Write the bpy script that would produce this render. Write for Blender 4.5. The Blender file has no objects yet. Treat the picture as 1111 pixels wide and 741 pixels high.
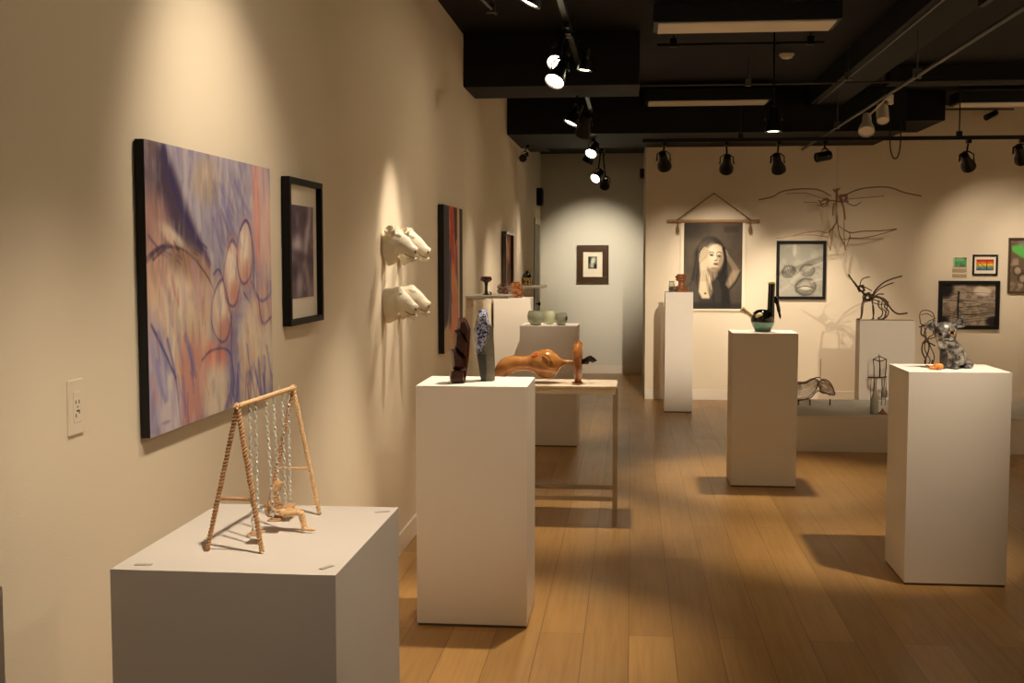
import bpy, bmesh, math, random
import numpy as np
from mathutils import Vector, Matrix, noise
R = math.radians
PI = math.pi
random.seed(7)
scene = bpy.context.scene
COL = scene.collection

# ------------------------------------------------------------------ camera
F, H, VX, VY = 1280.0, 1.62, 685.0, 278.0        # focal length in px of the 1111x741 frame, eye height, vanishing point
pit = math.atan((370.5 - VY) / F)
yaw = math.atan((VX - 555.5) * math.cos(pit) / F)
fw = Vector((-math.sin(yaw) * math.cos(pit), math.cos(yaw) * math.cos(pit), -math.sin(pit)))
rt = Vector((math.cos(yaw), math.sin(yaw), 0))
up = rt.cross(fw)
cam = bpy.data.cameras.new('camera')
cam.sensor_width = 36
cam.lens = F / 1111 * 36
cam.clip_start = 0.05
co = bpy.data.objects.new('camera', cam)
COL.objects.link(co)
co.location = (0, 0, H)
co.rotation_euler = (PI / 2 - pit, 0, yaw)
scene.camera = co


def P(px, py, X=None, Y=None, Z=None):
    """The real point that a measured direction meets on the plane X=, Y= or Z=."""
    d = fw * F + rt * (px - 555.5) - up * (py - 370.5)
    t = X / d.x if X is not None else (Y / d.y if Y is not None else (Z - H) / d.z)
    return Vector((0, 0, H)) + d * t


# ------------------------------------------------------------------ materials
def lin(c):
    return tuple((v / 12.92 if v <= 0.04045 else ((v + 0.055) / 1.055) ** 2.4) for v in c[:3])


def mat(name, col, rough=0.6, metal=0.0, var=0.0, vscale=8.0, bump=0.0, bscale=60.0, trans=0.0, emit=None, estr=0.0, coat=0.0, ior=1.45, col2=None, spec=0.5):
    m = bpy.data.materials.new(name)
    m.use_nodes = True
    nt = m.node_tree
    b = nt.nodes['Principled BSDF']
    b.inputs['Roughness'].default_value = rough
    b.inputs['Metallic'].default_value = metal
    b.inputs['Transmission Weight'].default_value = trans
    b.inputs['Coat Weight'].default_value = coat
    b.inputs['IOR'].default_value = ior
    b.inputs['Specular IOR Level'].default_value = spec
    c = lin(col)
    tc = nt.nodes.new('ShaderNodeTexCoord')
    n = nt.nodes.new('ShaderNodeTexNoise')
    n.inputs['Scale'].default_value = vscale
    n.inputs['Detail'].default_value = 5
    nt.links.new(tc.outputs['Object'], n.inputs['Vector'])
    mx = nt.nodes.new('ShaderNodeMix')
    mx.data_type = 'RGBA'
    if col2 is not None:
        c2 = lin(col2)
        mr = nt.nodes.new('ShaderNodeMapRange')
        mr.inputs[1].default_value = 0.4
        mr.inputs[2].default_value = 0.6
        nt.links.new(n.outputs['Fac'], mr.inputs[0])
        nt.links.new(mr.outputs[0], mx.inputs['Factor'])
    else:
        c2 = tuple(min(1, v * (1 + var)) for v in c)
        c = tuple(v * (1 - var) for v in c)
        nt.links.new(n.outputs['Fac'], mx.inputs['Factor'])
    mx.inputs['A'].default_value = (*c, 1)
    mx.inputs['B'].default_value = (*c2, 1)
    nt.links.new(mx.outputs['Result'], b.inputs['Base Color'])
    if bump:
        n2 = nt.nodes.new('ShaderNodeTexNoise')
        n2.inputs['Scale'].default_value = bscale
        n2.inputs['Detail'].default_value = 4
        nt.links.new(tc.outputs['Object'], n2.inputs['Vector'])
        bp = nt.nodes.new('ShaderNodeBump')
        bp.inputs['Strength'].default_value = bump
        bp.inputs['Distance'].default_value = 0.004
        nt.links.new(n2.outputs['Fac'], bp.inputs['Height'])
        nt.links.new(bp.outputs['Normal'], b.inputs['Normal'])
    if emit:
        b.inputs['Emission Color'].default_value = (*lin(emit), 1)
        b.inputs['Emission Strength'].default_value = estr
    return m


M = {}
M['wall'] = mat('wall_paint', (0.90, 0.855, 0.765), 0.85, var=0.015, vscale=1.5, bump=0.12, bscale=180, spec=0.2)
M['alcove'] = mat('alcove_paint', (0.855, 0.85, 0.815), 0.8, var=0.015, vscale=1.5, bump=0.1, bscale=180, spec=0.2)
M['base'] = mat('baseboard_paint', (0.91, 0.88, 0.82), 0.5, var=0.01)
M['black'] = mat('black_ceiling_paint', (0.062, 0.056, 0.052), 0.75, var=0.25, vscale=2.0, bump=0.3, bscale=30, spec=0.25)
M['beam'] = mat('black_beam_paint', (0.06, 0.056, 0.052), 0.7, var=0.2, vscale=3, spec=0.3)
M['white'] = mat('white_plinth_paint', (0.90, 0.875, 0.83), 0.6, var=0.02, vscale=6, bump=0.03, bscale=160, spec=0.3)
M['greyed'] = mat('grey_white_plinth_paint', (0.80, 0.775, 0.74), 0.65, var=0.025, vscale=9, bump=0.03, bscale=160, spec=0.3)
M['metal_black'] = mat('black_lamp_metal', (0.09, 0.085, 0.08), 0.35, 0.6, var=0.1)
M['lampwhite'] = mat('white_lamp_metal', (0.85, 0.83, 0.78), 0.5, var=0.02)
M['pipe'] = mat('grey_conduit', (0.33, 0.32, 0.30), 0.45, 0.6, var=0.1)
M['rod'] = mat('black_rod', (0.08, 0.08, 0.08), 0.5, 0.4, var=0.1)
M['lens'] = mat('lit_lamp_lens', (1, 0.95, 0.85), 0.3, emit=(1.0, 0.93, 0.78), estr=22)
M['dimlens'] = mat('glowing_lamp_rim', (1, 0.9, 0.7), 0.3, emit=(1.0, 0.9, 0.7), estr=4)
M['darklens'] = mat('dark_lamp_lens', (0.25, 0.23, 0.2), 0.08, 0.2)
M['fluor'] = mat('unlit_white_diffuser', (0.95, 0.92, 0.86), 0.5, var=0.01)
M['frame'] = mat('black_wood_frame', (0.055, 0.045, 0.04), 0.55, var=0.2, vscale=30, spec=0.25)
M['brownframe'] = mat('dark_brown_frame', (0.26, 0.18, 0.11), 0.3, var=0.25, vscale=20, coat=0.3)
M['mat'] = mat('cream_mat_board', (0.93, 0.90, 0.83), 0.8, var=0.01)
M['paper'] = mat('paper', (0.92, 0.89, 0.80), 0.8, var=0.02)
M['twine'] = mat('tan_twine', (0.86, 0.72, 0.54), 0.8, var=0.25, vscale=160, bump=0.6, bscale=400)
M['twine2'] = mat('dark_tan_twine', (0.76, 0.59, 0.42), 0.8, var=0.3, vscale=160, bump=0.6, bscale=400)
M['chain'] = mat('bright_steel_chain', (0.80, 0.81, 0.79), 0.4, 0.35)
M['plaster'] = mat('white_plaster', (0.88, 0.85, 0.77), 0.6, var=0.06, vscale=25, bump=0.8, bscale=60)
M['hole'] = mat('dark_nostril', (0.26, 0.19, 0.13), 0.8)
M['brownblock'] = mat('dark_brown_glazed_block', (0.22, 0.11, 0.085), 0.28, var=0.4, vscale=18, coat=0.3)
M['redblock'] = mat('reddish_cut_face', (0.42, 0.24, 0.17), 0.3, var=0.25, vscale=18, coat=0.2)
M['stone'] = mat('grey_green_stone', (0.47, 0.45, 0.38), 0.35, var=0.3, vscale=40, bump=0.5, bscale=90)
M['amber'] = mat('amber_glaze', (0.66, 0.43, 0.20), 0.14, var=0.3, vscale=14, col2=(0.75, 0.53, 0.29), coat=0.8)
M['amberdark'] = mat('dark_amber_glaze', (0.50, 0.28, 0.13), 0.14, col2=(0.66, 0.42, 0.20), vscale=16, coat=0.8)
M['orange'] = mat('orange_glaze_patch', (0.75, 0.33, 0.15), 0.15, var=0.15, coat=0.6)
M['silver'] = mat('silver_glaze', (0.66, 0.65, 0.63), 0.16, 0.6, vscale=38, bump=0.9, bscale=90, col2=(0.30, 0.29, 0.28))
M['silverdark'] = mat('dark_silver_glaze', (0.30, 0.29, 0.28), 0.2, 0.6, var=0.5, vscale=45, bump=0.9, bscale=90)
M['chrome'] = mat('dark_chrome', (0.30, 0.27, 0.25), 0.12, 0.9, var=0.2)
M['celadon'] = mat('grey_celadon_glaze', (0.60, 0.62, 0.53), 0.22, var=0.08, vscale=30, coat=0.5)
M['celadonlight'] = mat('pale_celadon_glaze', (0.78, 0.79, 0.66), 0.22, var=0.05, vscale=30, coat=0.5)
M['darkinside'] = mat('dark_vessel_interior', (0.12, 0.12, 0.10), 0.4)
M['ambglass'] = mat('amber_brown_glass', (0.62, 0.36, 0.16), 0.1, var=0.4, vscale=30, coat=1.0, col2=(0.30, 0.15, 0.07))
M['ambglass2'] = mat('smoky_brown_glass', (0.40, 0.26, 0.18), 0.1, vscale=30, coat=1.0, col2=(0.20, 0.13, 0.10))
M['redclay'] = mat('copper_red_glaze', (0.60, 0.36, 0.26), 0.25, var=0.2, vscale=40, coat=0.6, col2=(0.48, 0.31, 0.18))
M['capred'] = mat('maroon_cap_glaze', (0.33, 0.13, 0.09), 0.25, var=0.25, vscale=60, coat=0.4)
M['greenstem'] = mat('dark_green_glaze', (0.13, 0.20, 0.13), 0.15, var=0.25, vscale=40, coat=0.6)
M['gold'] = mat('gold_cream_glaze', (0.80, 0.68, 0.38), 0.25, 0.2, vscale=70, col2=(0.45, 0.33, 0.12), coat=0.5)
M['blackgloss'] = mat('black_gloss_glaze', (0.03, 0.028, 0.025), 0.08, coat=1.0)
M['cream'] = mat('cream_glaze', (0.85, 0.78, 0.58), 0.3, var=0.08, vscale=50, coat=0.4)
M['seaglass'] = mat('pale_green_glass', (0.62, 0.78, 0.70), 0.06, trans=0.75, ior=1.45)
M['clearglass'] = mat('clear_glass', (0.95, 0.96, 0.92), 0.03, trans=0.95)
M['greyglass'] = mat('grey_green_glass', (0.74, 0.73, 0.66), 0.2, trans=0.35)
M['wire'] = mat('brown_iron_wire', (0.30, 0.22, 0.15), 0.5, 0.4, var=0.2, vscale=60)
M['wirelight'] = mat('light_brown_wire', (0.50, 0.38, 0.26), 0.5, 0.3, var=0.2, vscale=60)
M['wood'] = mat('light_wood_dowel', (0.66, 0.50, 0.34), 0.6, var=0.15, vscale=40)
M['string'] = mat('tan_cord', (0.52, 0.40, 0.27), 0.8)
M['plate'] = mat('ivory_plate', (0.90, 0.86, 0.78), 0.5)
M['slot'] = mat('dark_slot', (0.34, 0.30, 0.24), 0.6)
M['door'] = mat('grey_green_door_paint', (0.50, 0.50, 0.44), 0.6, var=0.03)
M['fruit'] = mat('orange_gold_glaze', (0.85, 0.55, 0.22), 0.2, vscale=60, col2=(0.72, 0.44, 0.20), coat=0.6)
M['tape'] = mat('clear_grey_tape', (0.66, 0.63, 0.58), 0.4)
M['tabletop'] = mat('ivory_table_paint', (0.86, 0.80, 0.70), 0.5, var=0.03)
M['tableleg'] = mat('beige_table_paint', (0.66, 0.60, 0.51), 0.5, var=0.04)
M['canvasedge'] = mat('black_canvas_edge', (0.05, 0.045, 0.04), 0.7)


def mosaic_mat():
    m = bpy.data.materials.new('blue_silver_mosaic')
    m.use_nodes = True
    nt = m.node_tree
    b = nt.nodes['Principled BSDF']
    tc = nt.nodes.new('ShaderNodeTexCoord')
    v = nt.nodes.new('ShaderNodeTexVoronoi')
    v.inputs['Scale'].default_value = 150
    nt.links.new(tc.outputs['Object'], v.inputs['Vector'])
    sep = nt.nodes.new('ShaderNodeSeparateColor')
    nt.links.new(v.outputs['Color'], sep.inputs[0])
    cr = nt.nodes.new('ShaderNodeValToRGB')
    e = cr.color_ramp.elements
    e[0].color = (*lin((0.12, 0.15, 0.28)), 1)
    e[1].color = (*lin((0.92, 0.94, 0.98)), 1)
    for pos, c in ((0.14, (0.36, 0.43, 0.68)), (0.38, (0.68, 0.73, 0.87)), (0.56, (0.36, 0.35, 0.34)), (0.64, (0.80, 0.81, 0.84))):
        k = e.new(pos)
        k.color = (*lin(c), 1)
    cr.color_ramp.interpolation = 'CONSTANT'
    nt.links.new(sep.outputs[0], cr.inputs[0])
    nt.links.new(cr.outputs[0], b.inputs['Base Color'])
    b.inputs['Roughness'].default_value = 0.12
    b.inputs['Metallic'].default_value = 0.35
    bp = nt.nodes.new('ShaderNodeBump')
    bp.inputs['Strength'].default_value = 0.8
    bp.inputs['Distance'].default_value = 0.003
    nt.links.new(v.outputs['Color'], bp.inputs['Height'])
    nt.links.new(bp.outputs['Normal'], b.inputs['Normal'])
    return m


def floor_mat():
    m = bpy.data.materials.new('maple_plank_floor')
    m.use_nodes = True
    nt = m.node_tree
    b = nt.nodes['Principled BSDF']
    tc = nt.nodes.new('ShaderNodeTexCoord')
    mp = nt.nodes.new('ShaderNodeMapping')
    mp.inputs['Rotation'].default_value = (0, 0, PI / 2)
    nt.links.new(tc.outputs['Object'], mp.inputs['Vector'])
    br = nt.nodes.new('ShaderNodeTexBrick')
    br.offset = 0.37
    br.inputs['Scale'].default_value = 1
    br.inputs['Brick Width'].default_value = 2.1
    br.inputs['Row Height'].default_value = 0.19
    br.inputs['Mortar Size'].default_value = 0.0016
    br.inputs['Mortar Smooth'].default_value = 0.3
    br.inputs['Color1'].default_value = (*lin((0.775, 0.605, 0.36)), 1)
    br.inputs['Color2'].default_value = (*lin((0.685, 0.525, 0.30)), 1)
    br.inputs['Mortar'].default_value = (*lin((0.46, 0.32, 0.18)), 1)
    nt.links.new(mp.outputs[0], br.inputs['Vector'])
    mp2 = nt.nodes.new('ShaderNodeMapping')
    mp2.inputs['Scale'].default_value = (26, 1.1, 1)
    nt.links.new(tc.outputs['Object'], mp2.inputs['Vector'])
    n = nt.nodes.new('ShaderNodeTexNoise')
    n.inputs['Scale'].default_value = 1.6
    n.inputs['Detail'].default_value = 8
    n.inputs['Distortion'].default_value = 0.6
    nt.links.new(mp2.outputs[0], n.inputs['Vector'])
    cr = nt.nodes.new('ShaderNodeValToRGB')
    cr.color_ramp.elements[0].position = 0.3
    cr.color_ramp.elements[0].color = (0.80, 0.76, 0.70, 1)
    cr.color_ramp.elements[1].position = 0.62
    cr.color_ramp.elements[1].color = (1, 1, 1, 1)
    nt.links.new(n.outputs['Fac'], cr.inputs[0])
    mx = nt.nodes.new('ShaderNodeMix')
    mx.data_type = 'RGBA'
    mx.blend_type = 'MULTIPLY'
    mx.inputs['Factor'].default_value = 0.8
    nt.links.new(br.outputs['Color'], mx.inputs['A'])
    nt.links.new(cr.outputs[0], mx.inputs['B'])
    nt.links.new(mx.outputs['Result'], b.inputs['Base Color'])
    n3 = nt.nodes.new('ShaderNodeTexNoise')
    n3.inputs['Scale'].default_value = 2.5
    n3.inputs['Detail'].default_value = 4
    nt.links.new(tc.outputs['Object'], n3.inputs['Vector'])
    mr = nt.nodes.new('ShaderNodeMapRange')
    mr.inputs[3].default_value = 0.26
    mr.inputs[4].default_value = 0.42
    nt.links.new(n3.outputs['Fac'], mr.inputs[0])
    nt.links.new(mr.outputs[0], b.inputs['Roughness'])
    bp = nt.nodes.new('ShaderNodeBump')
    bp.inputs['Strength'].default_value = 0.25
    bp.inputs['Distance'].default_value = 0.002
    nt.links.new(br.outputs['Fac'], bp.inputs['Height'])
    bp.invert = True
    nt.links.new(bp.outputs['Normal'], b.inputs['Normal'])
    return m


M['mosaic'] = mosaic_mat()
M['floor'] = floor_mat()
pm = bpy.data.materials.new('painted_colour')
pm.use_nodes = True
_b = pm.node_tree.nodes['Principled BSDF']
_a = pm.node_tree.nodes.new('ShaderNodeAttribute')
_a.attribute_name = 'paint'
pm.node_tree.links.new(_a.outputs['Color'], _b.inputs['Base Color'])
_b.inputs['Roughness'].default_value = 0.55
M['paint'] = pm
pg = pm.copy()
pg.name = 'glossy_print'
pg.node_tree.nodes['Principled BSDF'].inputs['Roughness'].default_value = 0.5
pg.node_tree.nodes['Principled BSDF'].inputs['Specular IOR Level'].default_value = 0.2
_b.inputs['Specular IOR Level'].default_value = 0.25
M['print'] = pg

# ------------------------------------------------------------------ objects


def thing(name, label, cat, loc, group=None):
    o = bpy.data.objects.new(name, None)
    o.empty_display_size = 0.1
    COL.objects.link(o)
    o.location = loc
    tag(o, label, cat, group)
    return o


def tag(o, label, cat, group=None):
    o['label'] = label
    o['category'] = cat
    if group:
        o['group'] = group
    return o


def wloc(p):
    v = Vector((0, 0, 0))
    while p is not None:
        v += p.location
        p = p.parent
    return v


def obj(name, bm, m, parent=None, loc=None, smooth=True, label=None, bevel=0):
    """Link a bmesh that was built in world coordinates as ONE mesh object."""
    me = bpy.data.meshes.new(name)
    bmesh.ops.recalc_face_normals(bm, faces=bm.faces)
    org = wloc(parent) if parent else Vector((0, 0, 0))
    if loc is not None:
        org = Vector(loc)
    bmesh.ops.translate(bm, verts=bm.verts, vec=-org)
    bm.to_mesh(me)
    bm.free()
    o = bpy.data.objects.new(name, me)
    COL.objects.link(o)
    if parent:
        o.parent = parent
        if loc is not None:
            o.location = Vector(loc) - wloc(parent)
    elif loc is not None:
        o.location = loc
    ms = m if isinstance(m, (list, tuple)) else [m]
    for k in ms:
        me.materials.append(M[k] if isinstance(k, str) else k)
    for p in me.polygons:
        p.use_smooth = smooth
    if smooth:
        try:
            me.set_sharp_from_angle(angle=R(40))
        except Exception:
            pass
    if bevel:
        b = o.modifiers.new('bevel', 'BEVEL')
        b.width = bevel
        b.segments = 2
        b.limit_method = 'ANGLE'
    if label:
        o['label'] = label
    return o


def struct(name, bm, m, **k):
    o = obj(name, bm, m, **k)
    o['kind'] = 'structure'
    return o


def box(bm, x0, x1, y0, y1, z0, z1, mi=0):
    v = [bm.verts.new((x, y, z)) for x in (x0, x1) for y in (y0, y1) for z in (z0, z1)]
    for f in ((0, 1, 3, 2), (4, 6, 7, 5), (0, 4, 5, 1), (2, 3, 7, 6), (0, 2, 6, 4), (1, 5, 7, 3)):
        bm.faces.new([v[i] for i in f]).material_index = mi
    return bm


def bx(*a):
    return box(bmesh.new(), *a)


def frames(pts):
    """Parallel-transported frames along a polyline."""
    pts = [Vector(p) for p in pts]
    n = len(pts)
    T = []
    for i in range(n):
        t = pts[min(i + 1, n - 1)] - pts[max(i - 1, 0)]
        T.append(t.normalized() if t.length > 1e-9 else Vector((0, 0, 1)))
    a = Vector((0, 0, 1)) if abs(T[0].z) < 0.9 else Vector((1, 0, 0))
    N = [(a - T[0] * a.dot(T[0])).normalized()]
    for i in range(1, n):
        v = N[-1] - T[i] * N[-1].dot(T[i])
        N.append(v.normalized() if v.length > 1e-9 else N[-1])
    return pts, T, N


def tube(bm, pts, r, n=8, r2=None, closed=False, caps=True, mi=0):
    """Sweep an ellipse (r along the frame normal, r2 across it) along pts."""
    if closed:
        pts = list(pts) + [pts[0]]
    P_, T, N = frames(pts)
    k = len(P_)
    if closed:
        t = (P_[1] - P_[-2]).normalized()
        T[0] = T[-1] = t
    rr = r if isinstance(r, (list, tuple)) else [r] * k
    r2_ = rr if r2 is None else (r2 if isinstance(r2, (list, tuple)) else [r2] * k)
    rings = []
    for i in range(k - (1 if closed else 0)):
        B = T[i].cross(N[i])
        rings.append([bm.verts.new(P_[i] + N[i] * (rr[i] * math.cos(2 * PI * j / n)) + B * (r2_[i] * math.sin(2 * PI * j / n))) for j in range(n)])
    m = len(rings)
    for i in range(m if closed else m - 1):
        a, b = rings[i], rings[(i + 1) % m]
        for j in range(n):
            bm.faces.new((a[j], a[(j + 1) % n], b[(j + 1) % n], b[j])).material_index = mi
    if caps and not closed:
        for q in (rings[0][::-1], rings[-1]):
            bm.faces.new(q).material_index = mi
    return bm


def spline(pts, sub=6):
    """Catmull-Rom through the points (tuples of any length)."""
    pts = [tuple(p) for p in pts]
    out = []
    n = len(pts)
    for i in range(n - 1):
        p0, p1, p2, p3 = pts[max(i - 1, 0)], pts[i], pts[i + 1], pts[min(i + 2, n - 1)]
        for s in range(sub):
            t = s / sub
            out.append(tuple(0.5 * ((2 * b) + (c - a) * t + (2 * a - 5 * b + 4 * c - d) * t * t + (3 * b - a - 3 * c + d) * t ** 3) for a, b, c, d in zip(p0, p1, p2, p3)))
    out.append(pts[-1])
    return out


def lathe(bm, prof, c=(0, 0, 0), n=28, axis=None, mi=0, sx=1, sy=1, cap=True):
    """Revolve (radius, height) pairs about the local z, then turn z to axis and move to c."""
    q = Vector((0, 0, 1)).rotation_difference(Vector(axis).normalized()).to_matrix() if axis is not None else Matrix.Identity(3)
    c = Vector(c)
    rings = []
    for r, z in prof:
        rings.append([bm.verts.new(q @ Vector((sx * r * math.cos(2 * PI * j / n), sy * r * math.sin(2 * PI * j / n), z)) + c) for j in range(n)])
    for a, b in zip(rings, rings[1:]):
        for j in range(n):
            bm.faces.new((a[j], a[(j + 1) % n], b[(j + 1) % n], b[j])).material_index = mi
    if cap:
        for q_ in (rings[0][::-1], rings[-1]):
            bm.faces.new(q_).material_index = mi
    return bm


def clampz(bm, z):
    for v in bm.verts:
        if v.co.z < z:
            v.co.z = z
    return bm


def hull(pts, mi=0):
    bm = bmesh.new()
    for p in pts:
        bm.verts.new(p)
    r = bmesh.ops.convex_hull(bm, input=bm.verts)
    lone = [g for g in r.get('geom_interior', []) + r.get('geom_unused', []) if isinstance(g, bmesh.types.BMVert)]
    bmesh.ops.delete(bm, geom=list(set(lone)), context='VERTS')
    return bm


def join(a, b):
    me = bpy.data.meshes.new('t')
    b.to_mesh(me)
    b.free()
    a.from_mesh(me)
    bpy.data.meshes.remove(me)
    return a


def ball(bm, c, r, sx=1, sy=1, sz=1, sub=3, rot=None):
    t = bmesh.new()
    bmesh.ops.create_icosphere(t, subdivisions=sub, radius=r)
    mtx = Matrix.Translation(Vector(c)) @ (rot.to_4x4() if rot else Matrix.Identity(4)) @ Matrix.Diagonal((sx, sy, sz, 1))
    bmesh.ops.transform(t, matrix=mtx, verts=t.verts)
    return join(bm, t)


def rope(bm, a, b, r, turns=24, strands=2, n=6, wob=0.0):
    """Strands twisted about each other from a to b."""
    a, b = Vector(a), Vector(b)
    k = int(turns * 9)
    base = [a.lerp(b, i / k) + Vector((noise.noise(a * 9 + Vector((0, 0, i * .11))), noise.noise(a * 9 + Vector((5, 0, i * .11))), 0)) * wob for i in range(k + 1)]
    _, T, N = frames(base)
    for s in range(strands):
        pts = []
        for i in range(k + 1):
            th = 2 * PI * (turns * i / k + s / strands)
            B = T[i].cross(N[i])
            pts.append(base[i] + (N[i] * math.cos(th) + B * math.sin(th)) * r * 0.60)
        tube(bm, pts, [r * (.50 + .10 * noise.noise(p_ * 240)) for p_ in pts], n)
    return bm


# ------------------------------------------------------------------ painter
def sstep(a, b, x):
    t = np.clip((x - a) / (b - a + 1e-9), 0, 1)
    return t * t * (3 - 2 * t)


class Canvas:
    """A small array that is painted on, then laid as colour on a fine grid mesh. u to the right, v down, 0..1."""

    def __init__(s, w, h, bg, seed=1, aspect=1.0):
        s.w, s.h, s.asp = w, h, aspect
        u, v = np.meshgrid(np.linspace(0, 1, w), np.linspace(0, 1, h))
        s.u, s.v = u, v
        s.c = np.ones((h, w, 3)) * np.array(bg)
        s.rng = np.random.RandomState(seed)

    def noise(s, fu, fv, octv=4):
        out = np.zeros((s.h, s.w))
        amp = 1
        tot = 0
        for o in range(octv):
            gw, gh = int(fu * 2 ** o) + 2, int(fv * 2 ** o) + 2
            g = s.rng.rand(gh + 1, gw + 1)
            x = s.u * (gw - 1)
            y = s.v * (gh - 1)
            xi, yi = x.astype(int), y.astype(int)
            fx, fy = x - xi, y - yi
            fx, fy = fx * fx * (3 - 2 * fx), fy * fy * (3 - 2 * fy)
            out += amp * (g[yi, xi] * (1 - fx) * (1 - fy) + g[yi, xi + 1] * fx * (1 - fy) + g[yi + 1, xi] * (1 - fx) * fy + g[yi + 1, xi + 1] * fx * fy)
            tot += amp
            amp *= 0.55
        return out / tot

    def mix(s, m, col):
        m = np.clip(m, 0, 1)[..., None]
        s.c = s.c * (1 - m) + np.array(col) * m

    def ell(s, cu, cv, ru, rv, col, ang=0, soft=0.15, a=1.0):
        s.mix(a * s.emask(cu, cv, ru, rv, ang, soft), col)

    def emask(s, cu, cv, ru, rv, ang=0, soft=0.15):
        x, y = (s.u - cu) * s.asp, s.v - cv
        ca, sa = math.cos(R(ang)), math.sin(R(ang))
        d = np.sqrt(((x * ca + y * sa) / (ru * s.asp)) ** 2 + ((-x * sa + y * ca) / rv) ** 2)
        return 1 - sstep(1 - soft, 1 + soft, d)

    def ring(s, cu, cv, ru, rv, col, ang=0, w=0.12, a=1.0, wob=0.0):
        x, y = (s.u - cu) * s.asp, s.v - cv
        ca, sa = math.cos(R(ang)), math.sin(R(ang))
        d = np.sqrt(((x * ca + y * sa) / (ru * s.asp)) ** 2 + ((-x * sa + y * ca) / rv) ** 2)
        if wob:
            d = d + (s.noise(7, 7, 2) - 0.5) * wob
        s.mix(a * np.exp(-((d - 1) / w) ** 2), col)

    def poly(s, pts, col, soft=0.01, a=1.0):
        m = np.zeros((s.h, s.w), bool)
        n = len(pts)
        dmin = np.full((s.h, s.w), 9.0)
        for i in range(n):
            (x0, y0), (x1, y1) = pts[i], pts[(i + 1) % n]
            c = ((y0 > s.v) != (y1 > s.v)) & (s.u < (x1 - x0) * (s.v - y0) / ((y1 - y0) or 1e-9) + x0)
            m ^= c
            dmin = np.minimum(dmin, s.segd(x0, y0, x1, y1)[0])
        sd = np.where(m, dmin, -dmin)
        s.mix(a * sstep(-soft, soft, sd), col)

    def segd(s, x0, y0, x1, y1):
        dx, dy = (x1 - x0) * s.asp, y1 - y0
        px, py = (s.u - x0) * s.asp, s.v - y0
        t = np.clip((px * dx + py * dy) / (dx * dx + dy * dy + 1e-12), 0, 1)
        return np.hypot(px - t * dx, py - t * dy), t

    def line(s, pts, w, col, a=1.0, sub=5, w2=None):
        q = spline(pts, sub)
        n = len(q)
        m = np.zeros((s.h, s.w))
        for i in range(n - 1):
            d, t = s.segd(*q[i], *q[i + 1])
            f = (i + t) / (n - 1)
            ww = w if w2 is None else w + (w2 - w) * f
            m = np.maximum(m, 1 - sstep(ww * 0.4, ww * 1.1, d))
        s.mix(a * m, col)

    def dabs(s, n, cols, size, ang, box_=(0, 1, 0, 1), a=0.5, ratio=5, seed=3):
        r = np.random.RandomState(seed)
        for i in range(n):
            cu = box_[0] + r.rand() * (box_[1] - box_[0])
            cv = box_[2] + r.rand() * (box_[3] - box_[2])
            L = size * (0.5 + r.rand())
            c = cols[r.randint(len(cols))]
            A = ang + (r.rand() - 0.5) * 35
            du, dv = math.cos(R(A)) * L, math.sin(R(A)) * L
            s.line([(cu - du, cv - dv), (cu + (r.rand() - .5) * L * .3, cv), (cu + du, cv + dv)], L / ratio, c, a * (0.5 + 0.5 * r.rand()), sub=2)

    def blur(s, k=1):
        for _ in range(k):
            p = np.pad(s.c, ((1, 1), (1, 1), (0, 0)), mode='edge')
            s.c = (p[:-2, 1:-1] + p[2:, 1:-1] + p[1:-1, :-2] + p[1:-1, 2:] + 2 * p[1:-1, 1:-1]) / 6

    def grain(s, amt):
        s.c = np.clip(s.c * (1 + (s.rng.rand(s.h, s.w, 1) - 0.5) * amt), 0, 1)

    def mesh(s, name, tl, tr, bl, parent, m='paint', thick=0.0, nrm=None):
        """Lay the canvas on the parallelogram tl, tr, bl."""
        tl, tr, bl = Vector(tl), Vector(tr), Vector(bl)
        org = wloc(parent)
        U, V = tr - tl, bl - tl
        verts = [tuple(tl + U * (i / (s.w - 1)) + V * (j / (s.h - 1)) - org) for j in range(s.h) for i in range(s.w)]
        faces = [(j * s.w + i, (j + 1) * s.w + i, (j + 1) * s.w + i + 1, j * s.w + i + 1) for j in range(s.h - 1) for i in range(s.w - 1)]
        me = bpy.data.meshes.new(name)
        me.from_pydata(verts, [], faces)
        at = me.color_attributes.new('paint', 'FLOAT_COLOR', 'POINT')
        c = np.clip(s.c, 0, 1)
        c = np.where(c <= 0.04045, c / 12.92, ((c + 0.055) / 1.055) ** 2.4).reshape(-1, 3)
        rgba = np.concatenate([c, np.ones((len(c), 1))], 1).astype(np.float32)
        at.data.foreach_set('color', rgba.ravel())
        me.materials.append(M[m])
        o = bpy.data.objects.new(name, me)
        COL.objects.link(o)
        o.parent = parent
        return o


# ================================================================== SETTING
XW = -1.25           # left wall
YF = 13.42           # far wall
YA = 16.3            # alcove back wall
XA = 0.16            # alcove right side
XR = 5.6
YB = -2.6
ZC = 3.26
struct('floor', bx(XW - .2, XR + .2, YB - .2, YA + .2, -.1, 0), 'floor', smooth=False)
struct('ceiling', bx(XW - .2, XR + .2, YB - .2, YA + .2, ZC, ZC + .1), 'black', smooth=False)
struct('wall_left', bx(XW - .15, XW, YB, YA, 0, ZC), 'wall', smooth=False)
struct('wall_far', bx(XA, XR, YF, YF + .15, 0, ZC), 'wall', smooth=False)
struct('wall_alcove_side', bx(XA, XA + .15, YF + .15, YA, 0, ZC), 'alcove', smooth=False)
struct('wall_alcove_back', bx(XW - .15, XA + .2, YA, YA + .15, 0, ZC), 'alcove', smooth=False)
struct('wall_right', bx(XR, XR + .15, YB, YF + .15, 0, ZC), 'wall', smooth=False)
struct('wall_back', bx(XW - .15, XR + .15, YB - .15, YB, 0, ZC), 'wall', smooth=False)
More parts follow.
